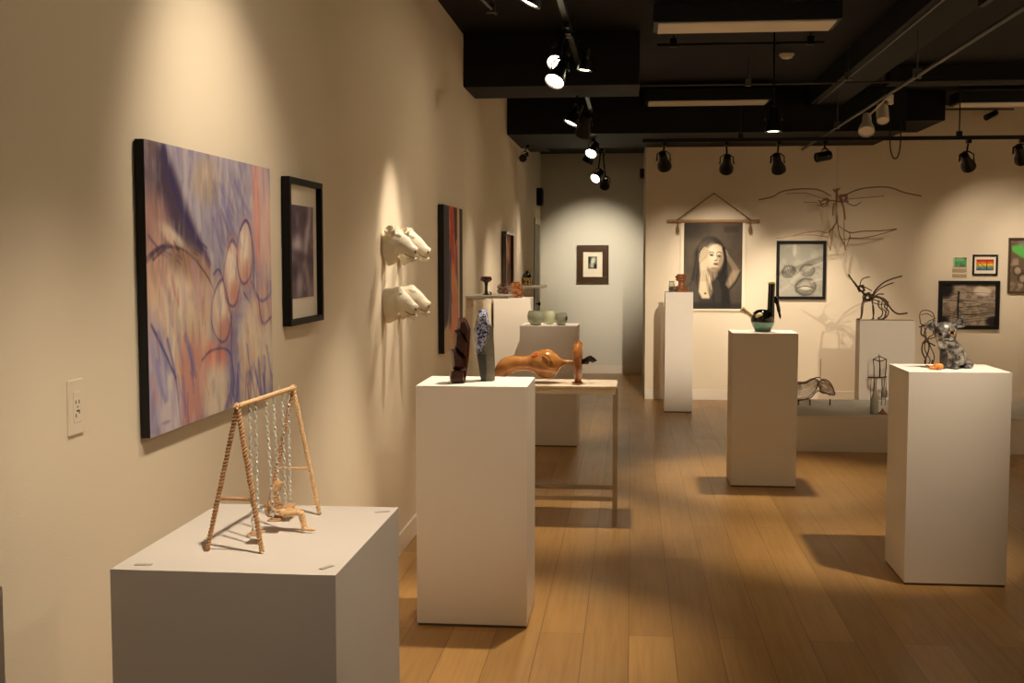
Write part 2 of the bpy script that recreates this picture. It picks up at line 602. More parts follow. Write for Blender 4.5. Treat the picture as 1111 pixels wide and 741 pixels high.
struct('baseboard_left', bx(XW, XW + .014, YB, 15.1, 0, .115), 'base', smooth=False, bevel=.004)
struct('baseboard_far', bx(XA, XR, YF - .014, YF, 0, .115), 'base', smooth=False, bevel=.004)
struct('baseboard_alcove', bx(XW, XA, YA - .014, YA, 0, .115), 'base', smooth=False, bevel=.004)
# door in the alcove's left wall
d = struct('door_1', bx(XW, XW + .012, 15.25, 16.02, 0.0, 2.04), 'door', smooth=False)
fr = bmesh.new()
box(fr, XW, XW + .02, 15.17, 15.25, 0, 2.11)
box(fr, XW, XW + .02, 16.02, 16.10, 0, 2.11)
box(fr, XW, XW + .02, 15.25, 16.02, 2.04, 2.11)
obj('door_frame', fr, 'base', d, smooth=False)
kn = lathe(bmesh.new(), [(.008, 0), (.008, .03), (.024, .035), (.028, .05), (.02, .065), (.004, .068)], (XW + .012, 15.33, 1.0), 16, (1, 0, 0))
obj('door_knob', kn, 'chrome', d)
# black boxed beams
struct('trim_1', bx(XW, 0.05, 8.79, 9.44, 2.872, ZC), 'beam', smooth=False, bevel=.006)
struct('trim_2', bx(XW, 2.64, 11.88, YF, 2.835, ZC), 'beam', smooth=False, bevel=.006)
struct('trim_3', bx(2.64, 3.10, 12.25, YF, 2.97, ZC), 'beam', smooth=False, bevel=.006)
struct('trim_4', bx(XW, XA, YF, YA, 3.02, ZC), 'beam', smooth=False, bevel=.006)
struct('trim_5', bx(1.70, 2.02, YB, 11.88, 3.08, ZC), 'beam', smooth=False, bevel=.006)
struct('trim_6', bx(2.2, XR, 10.55, 10.75, 3.1, ZC), 'beam', smooth=False, bevel=.006)
struct('trim_7', bx(XW, -1.0, 13.55, 14.6, 2.90, 3.02), 'beam', smooth=False, bevel=.006)


# ================================================================== PLINTHS
def plinth(label, x0, x1, y0, y1, h, m='white', group=None, marks=None, rot=0):
    c = Vector(((x0 + x1) / 2, (y0 + y1) / 2, 0))
    t = thing('display_plinth', label, 'plinth', c, group)
    b = bmesh.new()
    box(b, x0, x1, y0, y1, 0.012, h - 0.019)
    obj('body', b, m, t, smooth=False)
    obj('top_panel', bx(x0, x1, y0, y1, h - .019, h), m, t, smooth=False)
    obj('base', bx(x0 + .004, x1 - .004, y0 + .004, y1 - .004, 0, .012), 'slot', t, smooth=False)
    for (mx, my, a) in marks or []:
        k = bmesh.new()
        box(k, -.016, .016, -.005, .005, 0, .0012)
        bmesh.ops.rotate(k, verts=k.verts, cent=(0, 0, 0), matrix=Matrix.Rotation(a, 3, 'Z'))
        bmesh.ops.translate(k, verts=k.verts, vec=(mx, my, h))
        obj('tape_mark', k, 'tape', t, smooth=False)
    return t


HN, HP, HR, HM = 1.05, 1.06, 1.057, 1.085
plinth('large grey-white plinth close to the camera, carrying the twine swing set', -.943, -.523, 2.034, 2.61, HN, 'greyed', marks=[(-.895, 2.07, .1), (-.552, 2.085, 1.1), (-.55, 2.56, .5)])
plinth('white plinth carrying the dark angular sculpture and the blue mosaic one', -.926, -.441, 5.02, 5.44, HP)
plinth('tall white plinth at right carrying the silver animal figurine', 1.352, 1.838, 5.895, 6.34, HR)
plinth('white plinth carrying the black teapot with green glass bowl', .708, 1.158, 8.33, 8.71, HM)
plinth('slim pale column plinth before the hanging portrait, topped by red pottery', .352, .637, 12.28, 12.56, 1.25)
plinth('tan-shaded plinth with three celadon bowls, behind the table', -.938, -.449, 9.95, 10.4, 1.03)
plinth('bright plinth by the left wall topped with amber glass pieces', -1.225, -.895, 10.5, 10.83, 1.245)
plinth('grey plinth against the far wall carrying the wire dragon', 2.262, 2.795, 11.97, 12.19, .985)
_p = P(2.5, 636, Y=1.6)
PLX, PLZ = _p.x, _p.z
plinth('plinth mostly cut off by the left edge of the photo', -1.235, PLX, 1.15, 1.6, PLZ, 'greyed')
t = thing('low_display_riser', 'long low white riser along the far wall holding wire sculptures', 'riser', (2.3, 10.5, 0))
obj('body', bx(1.15, 3.75, 9.92, 11.08, 0, .281), 'white', t, smooth=False, bevel=.004)
obj('top_panel', bx(1.148, 3.752, 9.918, 11.082, .281, .3), 'white', t, smooth=False, bevel=.004)


# ================================================================== WALL SHELVES
def wshelf(label, y0, y1, x1, z):
    t = thing('wall_shelf', label, 'shelf', (XW, (y0 + y1) / 2, z))
    obj('board', bx(XW, x1, y0, y1, z - .022, z), 'white', t, smooth=False, bevel=.003)
    for y in (y0 + .06, y1 - .06):
        k = bmesh.new()
        box(k, XW, XW + .012, y - .01, y + .01, z - .10, z - .022)
        box(k, XW + .012, XW + .14, y - .01, y + .01, z - .034, z - .022)
        obj('bracket', k, 'white', t, smooth=False)


wshelf('white wall shelf holding the maroon mushroom-shaped cup', 8.88, 9.3, -.925, 1.322)
wshelf('small white wall shelf farther along, holding the gold and black vessel', 13.3, 13.72, -.975, 1.283)

# ================================================================== TABLE
t = thing('console_table', 'narrow ivory table behind the plinth, carrying the long amber sculpture', 'table', (-.55, 7.23, 0))
TZ = .842
obj('tabletop', bx(-1.02, -.080, 7.05, 7.44, TZ - .014, TZ), 'tabletop', t, smooth=False, bevel=.002)
obj('apron', bx(-1.01, -.09, 7.06, 7.43, TZ - .05, TZ - .014), 'tabletop', t, smooth=False, bevel=.002)
for x0 in (-1.01, -.104):
    for y0 in (7.055, 7.41):
        obj('leg', bx(x0, x0 + .026, y0, y0 + .026, 0, TZ - .05), 'tableleg', t, smooth=False, bevel=.002)
for y0 in (7.055, 7.41):
    obj('stretcher', bx(-.984, -.104, y0, y0 + .026, .145, .17), 'tableleg', t, smooth=False, bevel=.002)

# ================================================================== PICTURES
# big painting
cv = Canvas(330, 250, (0.62, 0.58, 0.66), 5, 1.37)
N1 = cv.noise(3, 12, 4)
N2 = cv.noise(14, 5, 4)
N3 = cv.noise(30, 6, 3)
cv.mix(sstep(.4, .7, N1), (0.50, 0.47, 0.62))
cv.mix(sstep(.55, .8, N2) * .7, (0.78, 0.68, 0.62))
peach, pink, cream, blue, deep, dark, lav = (.85, .66, .55), (.76, .57, .55), (.88, .82, .71), (.33, .33, .62), (.20, .17, .38), (.17, .11, .15), (.63, .60, .72)
# upper field: grey lavender drapery
cv.poly([(.12, 0), (.82, 0), (.80, .38), (.62, .42), (.45, .58), (.36, .52), (.25, .30)], (.56, .54, .62), .05, .85)
cv.dabs(70, [(.66, .63, .70), (.46, .44, .58), (.72, .68, .68), (.58, .52, .52)], .08, 80, (.2, .8, 0, .45), .5, 5, 11)
cv.ell(.42, .10, .10, .09, (.62, .54, .44), 0, .5, .7)
cv.dabs(16, [(.36, .34, .58), (.40, .36, .50)], .07, 60, (.5, .75, .15, .4), .5, 6, 12)
# dark wedge at upper left
cv.poly([(0, 0), (.13, 0), (.28, .22), (.44, .42), (.36, .40), (.2, .36), (.10, .34), (.02, .2)], (.20, .15, .24), .03, .95)
cv.poly([(0, 0), (.08, 0), (.03, .3), (0, .36)], (.46, .38, .42), .03, .8)
cv.line([(.12, .02), (.22, .2), (.43, .42)], .02, (.16, .14, .34), .8)
cv.ell(.06, .30, .10, .12, (.74, .54, .48), 30, .5, .7)
cv.ell(.18, .33, .09, .03, cream, 20, .5, .8)
# large cream rounded mass at left
cv.ell(.22, .62, .22, .26, cream, 0, .25, .95)
cv.ell(.10, .50, .14, .12, peach, 20, .5, .85)
cv.ell(.28, .42, .16, .06, (.42, .28, .22), 8, .5, .8)
cv.ell(.36, .52, .10, .12, (.76, .60, .50), 0, .5, .6)
cv.ell(.18, .60, .12, .16, (.88, .83, .74), 15, .5, .8)
cv.line([(.04, .40), (.15, .355), (.28, .38), (.42, .47), (.48, .55)], .007, dark, .8, w2=.004)
cv.line([(.0, .40), (.10, .355), (.2, .36)], .016, (.10, .08, .2), .8, w2=.004)
cv.dabs(14, [dark, (.3, .2, .3)], .03, 30, (.04, .40, .34, .42), .6, 5, 33)
cv.ell(.30, .70, .12, .14, (.80, .72, .60), 0, .5, .8)
cv.dabs(46, [peach, pink, cream, cream, (.66, .54, .60)], .06, 80, (0, .42, .42, .8), .45, 3, 13)
# lower left
cv.ell(.04, .78, .09, .18, lav, -10, .4, .9)
cv.ell(.28, .86, .12, .18, (.74, .50, .46), 12, .4, .85)
cv.ell(.13, .92, .07, .14, (.78, .74, .76), 0, .4, .9)
cv.ell(.47, .78, .09, .06, (.86, .50, .42), 10, .5, .9)
cv.ell(.47, .92, .10, .12, cream, 0, .4, .85)
cv.line([(.12, .68), (.17, .82), (.20, 1.0)], .014, (.33, .33, .6), .7, w2=.006)
cv.line([(.02, .62), (.10, .72), (.17, .82)], .009, deep, .8)
cv.line([(.36, .78), (.44, .75), (.58, .77), (.62, .9), (.58, 1.0)], .006, deep, .8)
cv.line([(.60, .80), (.60, .92), (.54, 1.0)], .022, blue, .6)
cv.dabs(22, [blue, (.52, .50, .72), lav], .06, 75, (.02, .3, .72, 1), .45, 4, 14)
# three oval forms in the middle
for (a, b_, ru, rv, an) in ((.53, .60, .085, .135, 8), (.62, .46, .075, .14, 14), (.74, .38, .07, .14, 10)):
    cv.ell(a, b_, ru, rv, (.78, .64, .56), an, .25, .9)
    cv.ell(a - .01, b_ - .03, ru * .62, rv * .6, (.90, .84, .76), an, .6, .9)
    cv.dabs(7, [cream, (.80, .62, .56), lav], .04, 80 + an, (a - ru * .6, a + ru * .6, b_ - rv * .7, b_ + rv * .7), .5, 4, int(a * 100))
    cv.ell(a + .02, b_ + .08, ru * .6, rv * .35, (.70, .42, .38), an, .6, .6)
    cv.ring(a, b_, ru, rv, deep, an, .045, .75, .45)
    cv.ring(a + .008, b_ + .01, ru * 1.12, rv * 1.1, (.62, .40, .42), an, .05, .4, .5)
cv.line([(.46, .46), (.52, .45), (.60, .62), (.60, .78)], .006, deep, .8)
cv.line([(.72, .54), (.80, .62), (.74, .74), (.66, .84)], .007, deep, .7)
cv.line([(.70, .28), (.76, .24), (.82, .36), (.82, .52)], .008, deep, .7)
# right side
cv.ell(.90, .18, .09, .26, (.80, .66, .66), -4, .4, .9)
cv.ell(.86, .20, .035, .28, (.82, .56, .50), -3, .5, .8)
cv.ell(.97, .30, .05, .18, (.86, .70, .64), 0, .5, .8)
cv.ell(.84, .80, .17, .24, cream, 10, .3, .92)
cv.ell(.92, .60, .09, .10, (.80, .62, .56), 0, .5, .7)
cv.ell(.75, .90, .06, .12, (.84, .70, .60), 10, .5, .6)
cv.line([(.80, .50), (.88, .58), (.98, .56), (1.0, .50)], .013, blue, .7, w2=.006)
cv.line([(.86, .56), (.90, .68), (.99, .66)], .009, deep, .7)
cv.line([(.66, .84), (.64, 1.0)], .02, blue, .8)
cv.dabs(30, [blue, (.22, .22, .62), (.45, .45, .75)], .06, 80, (.62, .98, .84, 1.0), .55, 7, 15)
cv.dabs(50, [peach, (.80, .52, .44), cream, lav, (.70, .66, .74)], .05, 82, (.66, 1, .45, .95), .4, 5, 16)
cv.dabs(26, [(.85, .52, .42), (.82, .56, .48)], .035, 70, (.02, .98, .3, .98), .55, 3, 17)
cv.dabs(22, [deep, (.2, .16, .3)], .045, 80, (.05, .98, .3, 1), .45, 12, 18)
cv.blur(1)
cv.mix(sstep(.55, .75, N3) * .22, (.92, .88, .82))
cv.mix(sstep(.55, .8, cv.noise(40, 8, 2)) * .18, (.25, .2, .35))
cv.ell(.10, .965, .03, .006, (.55, .50, .60), 0, .5, .8)
cv.c = np.clip(cv.c, 0, 1) ** 0.86
XP = XW + .028
y0, y1, z0, z1 = 2.885, 3.925, 1.155, 1.915
t = thing('abstract_picture', 'large unframed abstract canvas in lavender, peach and blue above the swing set', 'painting', (XW, (y0 + y1) / 2, z0))
obj('stretcher', bx(XW + .004, XP, y0, y1, z0, z1), 'canvasedge', t, smooth=False, bevel=.002)
cv.mesh('canvas', (XP + .001, y0, z1), (XP + .001, y1, z1), (XP + .001, y0, z0), t)


def framed(name, label, cat, cv, c0, c1, plane, fw_=.03, depth=.03, mat_w=None, fm='frame', m='print', plane_axis='Y'):
    """A framed picture on a wall. plane_axis X: left wall, c = (y, z); Y: far wall, c = (x, z). c0 bottom-left, c1 top-right as seen."""
    (a0, z0), (a1, z1) = c0, c1
    if plane_axis == 'X':
        def pt(a, z, q): return Vector((plane + q, a, z))
        base = (plane, (a0 + a1) / 2, z0)
    else:
        def pt(a, z, q): return Vector((a, plane - q, z))
        base = ((a0 + a1) / 2, plane, z0)
    t = thing(name, label, cat, base)

    def slab(b, a_0, a_1, z_0, z_1, q0, q1):
        p, q = pt(a_0, z_0, q0), pt(a_1, z_1, q1)
        box(b, min(p.x, q.x), max(p.x, q.x), min(p.y, q.y), max(p.y, q.y), z_0, z_1)
    b = bmesh.new()
    slab(b, a0, a1, z1 - fw_, z1, .003, depth)
    slab(b, a0, a1, z0, z0 + fw_, .003, depth)
    slab(b, a0, a0 + fw_, z0 + fw_, z1 - fw_, .003, depth)
    slab(b, a1 - fw_, a1, z0 + fw_, z1 - fw_, .003, depth)
    obj('frame', b, fm, t, smooth=False, bevel=.002)
    i0, i1, j0, j1 = a0 + fw_, a1 - fw_, z0 + fw_, z1 - fw_
    if mat_w:
        b = bmesh.new()
        slab(b, i0, i1, j0, j1, .004, depth * .35)
        obj('mat_board', b, 'mat', t, smooth=False)
        l, r, bo, to = mat_w
        i0, i1, j0, j1 = i0 + l, i1 - r, j0 + bo, j1 - to
    q = depth * .35 + .002
    cv.mesh('print', pt(i0, j1, q), pt(i1, j1, q), pt(i0, j0, q), t, m)
    return t


# blurred violet photograph
cv = Canvas(90, 170, (.40, .34, .40), 2, .45)
cv.mix(sstep(.4, .7, cv.noise(3, 5, 2)), (.56, .50, .56))
cv.ell(.75, .25, .10, .4, (.80, .75, .80), 12, .8, .9)
cv.ell(.25, .42, .22, .10, (.86, .82, .86), 20, .8, .9)
cv.ell(.45, .55, .5, .05, (.30, .24, .32), 15, .8, .7)
cv.ell(.20, .72, .22, .08, (.22, .17, .24), 0, .8, .9)
cv.ell(.35, .85, .12, .14, (.74, .68, .74), 0, .8, .8)
cv.ell(.72, .80, .08, .2, (.66, .60, .62), -10, .8, .8)
cv.ell(.55, .12, .2, .1, (.32, .26, .36), 30, .8, .8)
cv.ell(.12, .2, .12, .15, (.30, .25, .36), 0, .8, .8)
cv.blur(4)
framed('framed_photograph', 'black-framed blurred violet photograph beside the large abstract canvas', 'picture', cv,
       (4.14, 1.367), (4.597, 1.906), XW, .022, .034, (.055, .055, .075, .075), plane_axis='X')

# tall orange painting, seen from the side
cv = Canvas(120, 200, (.86, .70, .56), 4, 1.0)
cv.mix(sstep(.3, .6, cv.noise(4, 5, 3)), (.86, .52, .32))
cv.poly([(.26, 0), (.62, 0), (.7, .45), (.34, .5)], (.78, .20, .12), .06, .95)
cv.dabs(50, [(.86, .35, .16), (.92, .58, .30), (.70, .12, .10), (.95, .72, .50)], .08, 75, (.28, .74, .05, .8), .7, 4, 3)
cv.ell(.45, .50, .13, .12, (.96, .66, .36), 0, .4, .8)
cv.ell(.55, .75, .16, .22, (.90, .60, .48), 0, .4, .8)
cv.poly([(0, 0), (.25, 0), (.28, .5), (.2, .82), (0, .84)], (.09, .09, .17), .02, 1)
cv.poly([(.0, .84), (.24, .78), (.34, 1), (0, 1)], (.76, .66, .54), .04, 1)
cv.poly([(.24, .3), (.36, .3), (.36, .8), (.24, .84)], (.20, .22, .42), .03, .8)
cv.poly([(.50, 0), (.68, 0), (.68, .22), (.56, .26)], (.14, .09, .10), .02, .9)
cv.poly([(.60, .2), (.68, .3), (.74, .55), (.64, .5)], (.36, .38, .62), .03, .8)
cv.poly([(.72, 0), (.80, 0), (.82, 1), (.74, 1)], (.88, .80, .70), .01, .95)
cv.poly([(.82, 0), (1, 0), (1, 1), (.84, 1)], (.10, .06, .05), .01, .95)
ya, yb = 7.58, 8.42
t = thing('abstract_picture', 'tall red, orange and navy abstract canvas on left wall before the white shelf', 'painting', (XW, 8.0, .98))
obj('stretcher', bx(XW + .004, XW + .042, ya, yb, .985, 1.955), 'canvasedge', t, smooth=False, bevel=.002)
cv.mesh('canvas', (XW + .043, ya, 1.955), (XW + .043, yb, 1.955), (XW + .043, ya, .985), t)

# narrow amber picture far along the left wall
cv = Canvas(60, 100, (.78, .52, .34), 8, .8)
cv.mix(sstep(.4, .7, cv.noise(3, 3, 3)), (.50, .28, .16))
cv.ell(.5, .3, .2, .2, (.90, .72, .52), 0, .5, .8)
cv.ell(.6, .75, .25, .2, (.36, .20, .13), 0, .5, .8)
framed('framed_picture', 'dark-framed rust-coloured picture far along the left wall', 'picture', cv,
       (11.35, 1.30), (12.1, 1.86), XW, .03, .05, None, 'brownframe', plane_axis='X')

# alcove picture
cv = Canvas(50, 70, (.36, .38, .34), 3, .7)
cv.ell(.55, .35, .25, .3, (.88, .88, .80), 20, .5, .9)
cv.ell(.45, .75, .2, .15, (.80, .80, .74), -30, .5, .8)
cv.ell(.15, .3, .15, .3, (.14, .16, .14), 0, .4, .9)
cv.ell(.85, .8, .2, .2, (.12, .13, .12), 0, .4, .9)
p0, p1 = P(626, 307, Y=YA), P(660.5, 266, Y=YA)
framed('framed_picture', 'small monochrome print in a wide dark brown frame, alone on the alcove wall', 'picture', cv,
       (p0.x, p0.z), (p1.x, p1.z), YA, .085, .04, (.068, .075, .11, .07), 'brownframe')

# portrait on a hanging scroll
cv = Canvas(200, 285, (.25, .215, .17), 6, .70)
skin, skd, hair, tee = (.84, .78, .66), (.54, .48, .39), (.085, .07, .06), (.20, .18, .15)
cv.ell(.5, .45, .55, .5, (.42, .375, .31), 0, .8, .7)
cv.ell(.08, .06, .3, .12, (.16, .135, .11), 0, .7, .8)
cv.mix(sstep(.45, .75, cv.noise(4, 4, 3)) * .4, (.22, .195, .165))
cv.poly([(.68, .04), (.93, .04), (.93, .11), (.68, .11)], (.20, .15, .135), .02, .6)
# hair mass
cv.ell(.45, .36, .25, .20, hair, 0, .12)
cv.poly([(.22, .35), (.16, .55), (.12, .66), (.30, .72), (.36, .50)], (.19, .165, .14), .02)
cv.poly([(.66, .34), (.74, .52), (.78, .74), (.82, 1), (.48, 1), (.50, .6)], hair, .02)
cv.ell(.40, .25, .15, .08, (.40, .355, .30), -10, .5, .7)
cv.ell(.33, .30, .10, .08, (.48, .43, .36), -30, .6, .6)
# shirt
cv.poly([(.02, .76), (.20, .63), (.34, .62), (.60, .66), (.66, .80), (.64, 1), (.0, 1)], tee, .02)
cv.poly([(.0, .80), (.18, .66), (.28, .80), (.26, 1), (0, 1)], (.30, .27, .23), .03, .9)
cv.line([(.42, .66), (.5, .8), (.54, 1)], .02, (.12, .10, .09), .7)
# neck and face
cv.poly([(.40, .50), (.60, .52), (.58, .62), (.50, .68), (.38, .62)], skd, .02)
cv.ell(.535, .40, .15, .155, skin, 12, .10)
cv.ell(.50, .33, .10, .07, (.92, .87, .75), 0, .6, .9)
cv.ell(.62, .44, .04, .10, (.66, .59, .49), 12, .6, .7)
for ex in (.47, .605):
    cv.ell(ex, .365 + (ex - .47) * .1, .032, .010, (.22, .18, .15), 8, .4)
    cv.line([(ex - .04, .345), (ex, .333), (ex + .035, .345)], .006, (.30, .25, .21), .8)
cv.line([(.555, .36), (.57, .415), (.545, .43)], .006, (.55, .47, .38), .8)
cv.ell(.545, .43, .022, .007, (.50, .42, .34), 0, .4)
cv.ell(.55, .47, .042, .013, (.48, .30, .25), 5, .4)
cv.line([(.68, .30), (.71, .40), (.70, .52), (.62, .58)], .03, hair, .9)
# left arm and hand
cv.poly([(.26, .36), (.36, .30), (.41, .38), (.40, .54), (.46, .64), (.50, .80), (.45, .88), (.32, .88), (.26, .80), (.28, .60)], skin, .015)
cv.poly([(.38, .60), (.50, .80), (.46, .88), (.42, .80)], skd, .02, .8)
for k in range(4):
    cv.line([(.275 + .03 * k, .44 - .02 * k), (.30 + .034 * k, .34), (.36 + .03 * k, .285 + .012 * k)], .012, (.88, .83, .72), .9)
    cv.line([(.29 + .03 * k, .43 - .02 * k), (.315 + .034 * k, .345), (.375 + .03 * k, .295 + .012 * k)], .003, (.45, .39, .31), .7)
cv.ell(.375, .82, .02, .012, (.40, .33, .27), 0, .4)
# right arm raised behind the head
cv.poly([(.68, .33), (.74, .325), (.82, .41), (.93, .50), (.975, .565), (.93, .62), (.85, .70), (.77, .76), (.72, .72), (.74, .66), (.80, .60), (.835, .555), (.80, .50), (.73, .42)], (.52, .46, .375), .018)
cv.poly([(.84, .55), (.93, .56), (.88, .66), (.78, .74), (.75, .71), (.80, .62)], (.68, .61, .50), .03, .8)
cv.line([(.74, .335), (.84, .42), (.955, .535)], .010, (.30, .26, .21), .8)
cv.line([(.975, .57), (.90, .68), (.79, .775)], .014, (.16, .135, .11), .8)
for k in range(3):
    cv.line([(.655 + .02 * k, .30), (.69 + .02 * k, .335), (.71 + .022 * k, .375)], .010, (.60, .53, .43), .8)
for k in range(16):
    x_ = .24 + .028 * k
    cv.line([(.45 + (x_ - .45) * .5, .19), (x_, .30), (x_ + (.05 if x_ > .5 else -.05), .52), (x_ + (.10 if x_ > .5 else -.08), .68)], .004, (.30, .265, .22) if k % 2 else (.05, .045, .04), .35 if .32 < x_ < .62 else .75)
cv.ell(.535, .40, .145, .15, skin, 12, .14)
cv.ell(.49, .36, .09, .10, (.95, .90, .79), 0, .6, .9)
cv.ell(.64, .44, .045, .11, (.58, .51, .42), 12, .7, .8)
cv.ell(.53, .535, .08, .02, (.52, .46, .37), 0, .6, .8)
for ex in (.475, .605):
    cv.ell(ex, .372 + (ex - .47) * .1, .036, .014, (.50, .43, .35), 8, .6, .8)
    cv.ell(ex, .374 + (ex - .47) * .1, .024, .007, (.14, .11, .09), 8, .5)
    cv.line([(ex - .04, .350), (ex, .338), (ex + .038, .349)], .006, (.28, .23, .19), .8)
cv.line([(.56, .365), (.575, .42), (.55, .436)], .007, (.56, .48, .39), .8)
cv.ell(.548, .436, .022, .007, (.42, .34, .27), 0, .5)
cv.ell(.552, .478, .040, .013, (.42, .29, .23), 5, .5)
cv.line([(.68, .30), (.71, .40), (.70, .52), (.64, .60)], .022, (.06, .05, .045), .9)
cv.poly([(.30, .33), (.37, .285), (.43, .33), (.43, .44), (.40, .54), (.30, .56), (.265, .42)], skin, .02, .95)
for k in range(4):
    cv.line([(.285 + .03 * k, .47 - .02 * k), (.305 + .034 * k, .36), (.36 + .028 * k, .29 + .012 * k)], .004, (.42, .36, .29), .7)
cv.poly([(.0, .92), (1, .94), (1, 1), (0, 1)], (.10, .085, .075), .03, .7)
cv.dabs(40, [(.20, .18, .155), (.08, .07, .06)], .06, 85, (.45, .85, .62, 1), .3, 10, 9)
cv.blur(1)
YQ = YF
a, b2 = P(737.8, 337, Y=YQ - .03), P(809.5, 240.5, Y=YQ - .03)
t = thing('hanging_scroll_portrait', 'monochrome portrait scroll of a long-haired person, hung from a wooden dowel by cord', 'picture', ((a.x + b2.x) / 2, YQ, a.z))
obj('paper', bx(a.x, b2.x, YQ - .026, YQ - .022, a.z, b2.z + .01), 'paper', t, smooth=False)
cv.mesh('print', (a.x + .036, YQ - .0275, b2.z - .012), (b2.x - .036, YQ - .0275, b2.z - .012), (a.x + .036, YQ - .0275, a.z + .022), t)
d0, d1 = P(723.5, 240, Y=YQ - .03), P(824, 240, Y=YQ - .03)
obj('dowel', tube(bmesh.new(), [d0, d1], .016, 12), 'wood', t)
ap = P(774.8, 209.8, Y=YQ - .012)
s0, s1 = P(735, 240, Y=YQ - .03), P(814, 240, Y=YQ - .03)
sb = tube(bmesh.new(), [s0 + Vector((0, -.02, -.02)), s0 + Vector((0, -.018, .018)), ap, s1 + Vector((0, -.018, .018)), s1 + Vector((0, -.02, -.02))], .006, 6)
obj('cord', sb, 'string', t)
for s in (s0, s1):
    k = lathe(bmesh.new(), [(.004, .03), (.012, .02), (.008, -.01), (.02, -.06), (.018, -.10), (.004, -.105)], s + Vector((0, -.02, -.03)), 10)
    obj('tassel', k, 'string', t)
obj('nail', tube(bmesh.new(), [ap + Vector((0, .012, 0)), ap + Vector((0, -.015, 0))], .006, 8), 'chrome', t)

# framed grey drawing
cv = Canvas(130, 150, (.60, .60, .55), 9, .85)
cv.mix(sstep(.35, .7, cv.noise(4, 4, 3)) * .6, (.72, .71, .65))
cv.ell(.35, .12, .05, .12, (.86, .84, .76), 0, .5, .6)
for (x, y, r, c) in ((.22, .52, .15, (.40, .39, .35)), (.65, .50, .16, (.45, .44, .40)), (.62, .82, .22, (.42, .41, .37))):
    cv.ell(x, y, r, r * .75, c, -15, .4, .8)
    cv.ell(x - .02, y - .03, r * .6, r * .4, (.70, .69, .63), -15, .5, .8)
    cv.ring(x, y, r, r * .7, (.26, .25, .22), -15, .09, .7, .4)
cv.ell(.60, .83, .15, .045, (.80, .78, .71), 4, .4, .9)
cv.line([(.42, .84), (.6, .80), (.80, .84)], .014, (.28, .27, .24), .8)
cv.line([(.0, .92), (.2, .80), (.36, .66), (.5, .55)], .04, (.74, .72, .66), .7)
cv.line([(.70, .45), (.86, .40), (1, .34)], .03, (.78, .76, .70), .7)
cv.line([(.75, .72), (1, .66)], .03, (.76, .74, .68), .7)
for k in range(5):
    cv.line([(.12 + k * .05, .42), (.18 + k * .06, .60 - k * .01)], .008, (.30, .29, .26), .6)
cv.dabs(40, [(.36, .35, .32), (.78, .77, .70)], .05, 20, (.1, .95, .35, .95), .3, 6, 4)
p0, p1 = P(841.6, 324.6, Y=YF), P(896.3, 261.2, Y=YF)
framed('framed_drawing', 'black-framed grey drawing of overlapping faces, right of the portrait scroll', 'picture', cv,
       (p0.x, p0.z), (p1.x, p1.z), YF, .032, .035, None)

# tree photograph
cv = Canvas(190, 150, (.66, .60, .52), 12, 1.35)
cv.mix(sstep(.4, .65, cv.noise(9, 9, 4)) * .7, (.45, .40, .34))
cv.ell(.75, .16, .17, .11, (.84, .78, .70), 5, .3, .95)
cv.ell(.05, .1, .16, .22, (.06, .05, .05), 0, .4, .95)
cv.ell(.04, .9, .10, .12, (.07, .06, .05), 0, .4, .9)
cv.ell(.95, .9, .12, .12, (.10, .09, .08), 0, .4, .9)
cv.line([(.31, .18), (.30, .5), (.31, 1.0)], .028, (.07, .06, .05), 1)
rr = random.Random(5)
for k in range(34):
    y = .18 + rr.random() * .8
    sgn = rr.choice((-1, 1))
    x0_ = .31 if k < 22 else rr.random()
    L = (.15 + rr.random() * .6)
    cv.line([(x0_, y), (x0_ + sgn * L * .4, y - .04 + rr.random() * .1), (x0_ + sgn * L, y - .1 + rr.random() * .22)], .008, (.12, .10, .085), .85, w2=.003)
for k in range(5):
    y = .66 + k * .06
    cv.line([(.2, y + .03), (.6, y), (1, y - .06)], .006, (.16, .14, .12), .8)
p0, p1 = P(1016.8, 356.8, Y=YF), P(1084.3, 304.7, Y=YF)
framed('framed_photograph', 'wide black-framed monochrome photo of a bare branching tree', 'picture', cv,
       (p0.x, p0.z), (p1.x, p1.z), YF, .042, .04, None)

# rainbow picture
cv = Canvas(60, 40, (.9, .5, .3), 3, 1.6)
for k, c in enumerate([(.72, .16, .12), (.90, .46, .16), (.94, .80, .30), (.42, .66, .38), (.22, .42, .62)]):
    cv.poly([(0, k / 5), (1, k / 5), (1, (k + 1) / 5), (0, (k + 1) / 5)], c, .08, .95)
cv.dabs(26, [(.16, .10, .10), (.10, .12, .3)], .09, 70, (0, 1, .15, .9), .6, 4, 5)
cv.line([(.62, .2), (.60, .9)], .05, (.14, .08, .08), .8)
p0, p1 = P(1054.5, 298.6, Y=YF), P(1082.3, 276.2, Y=YF)
framed('framed_picture', 'small black-framed print with rainbow-coloured stripes above the tree photo', 'picture', cv,
       (p0.x, p0.z), (p1.x, p1.z), YF, .018, .025, (.022, .022, .035, .035))

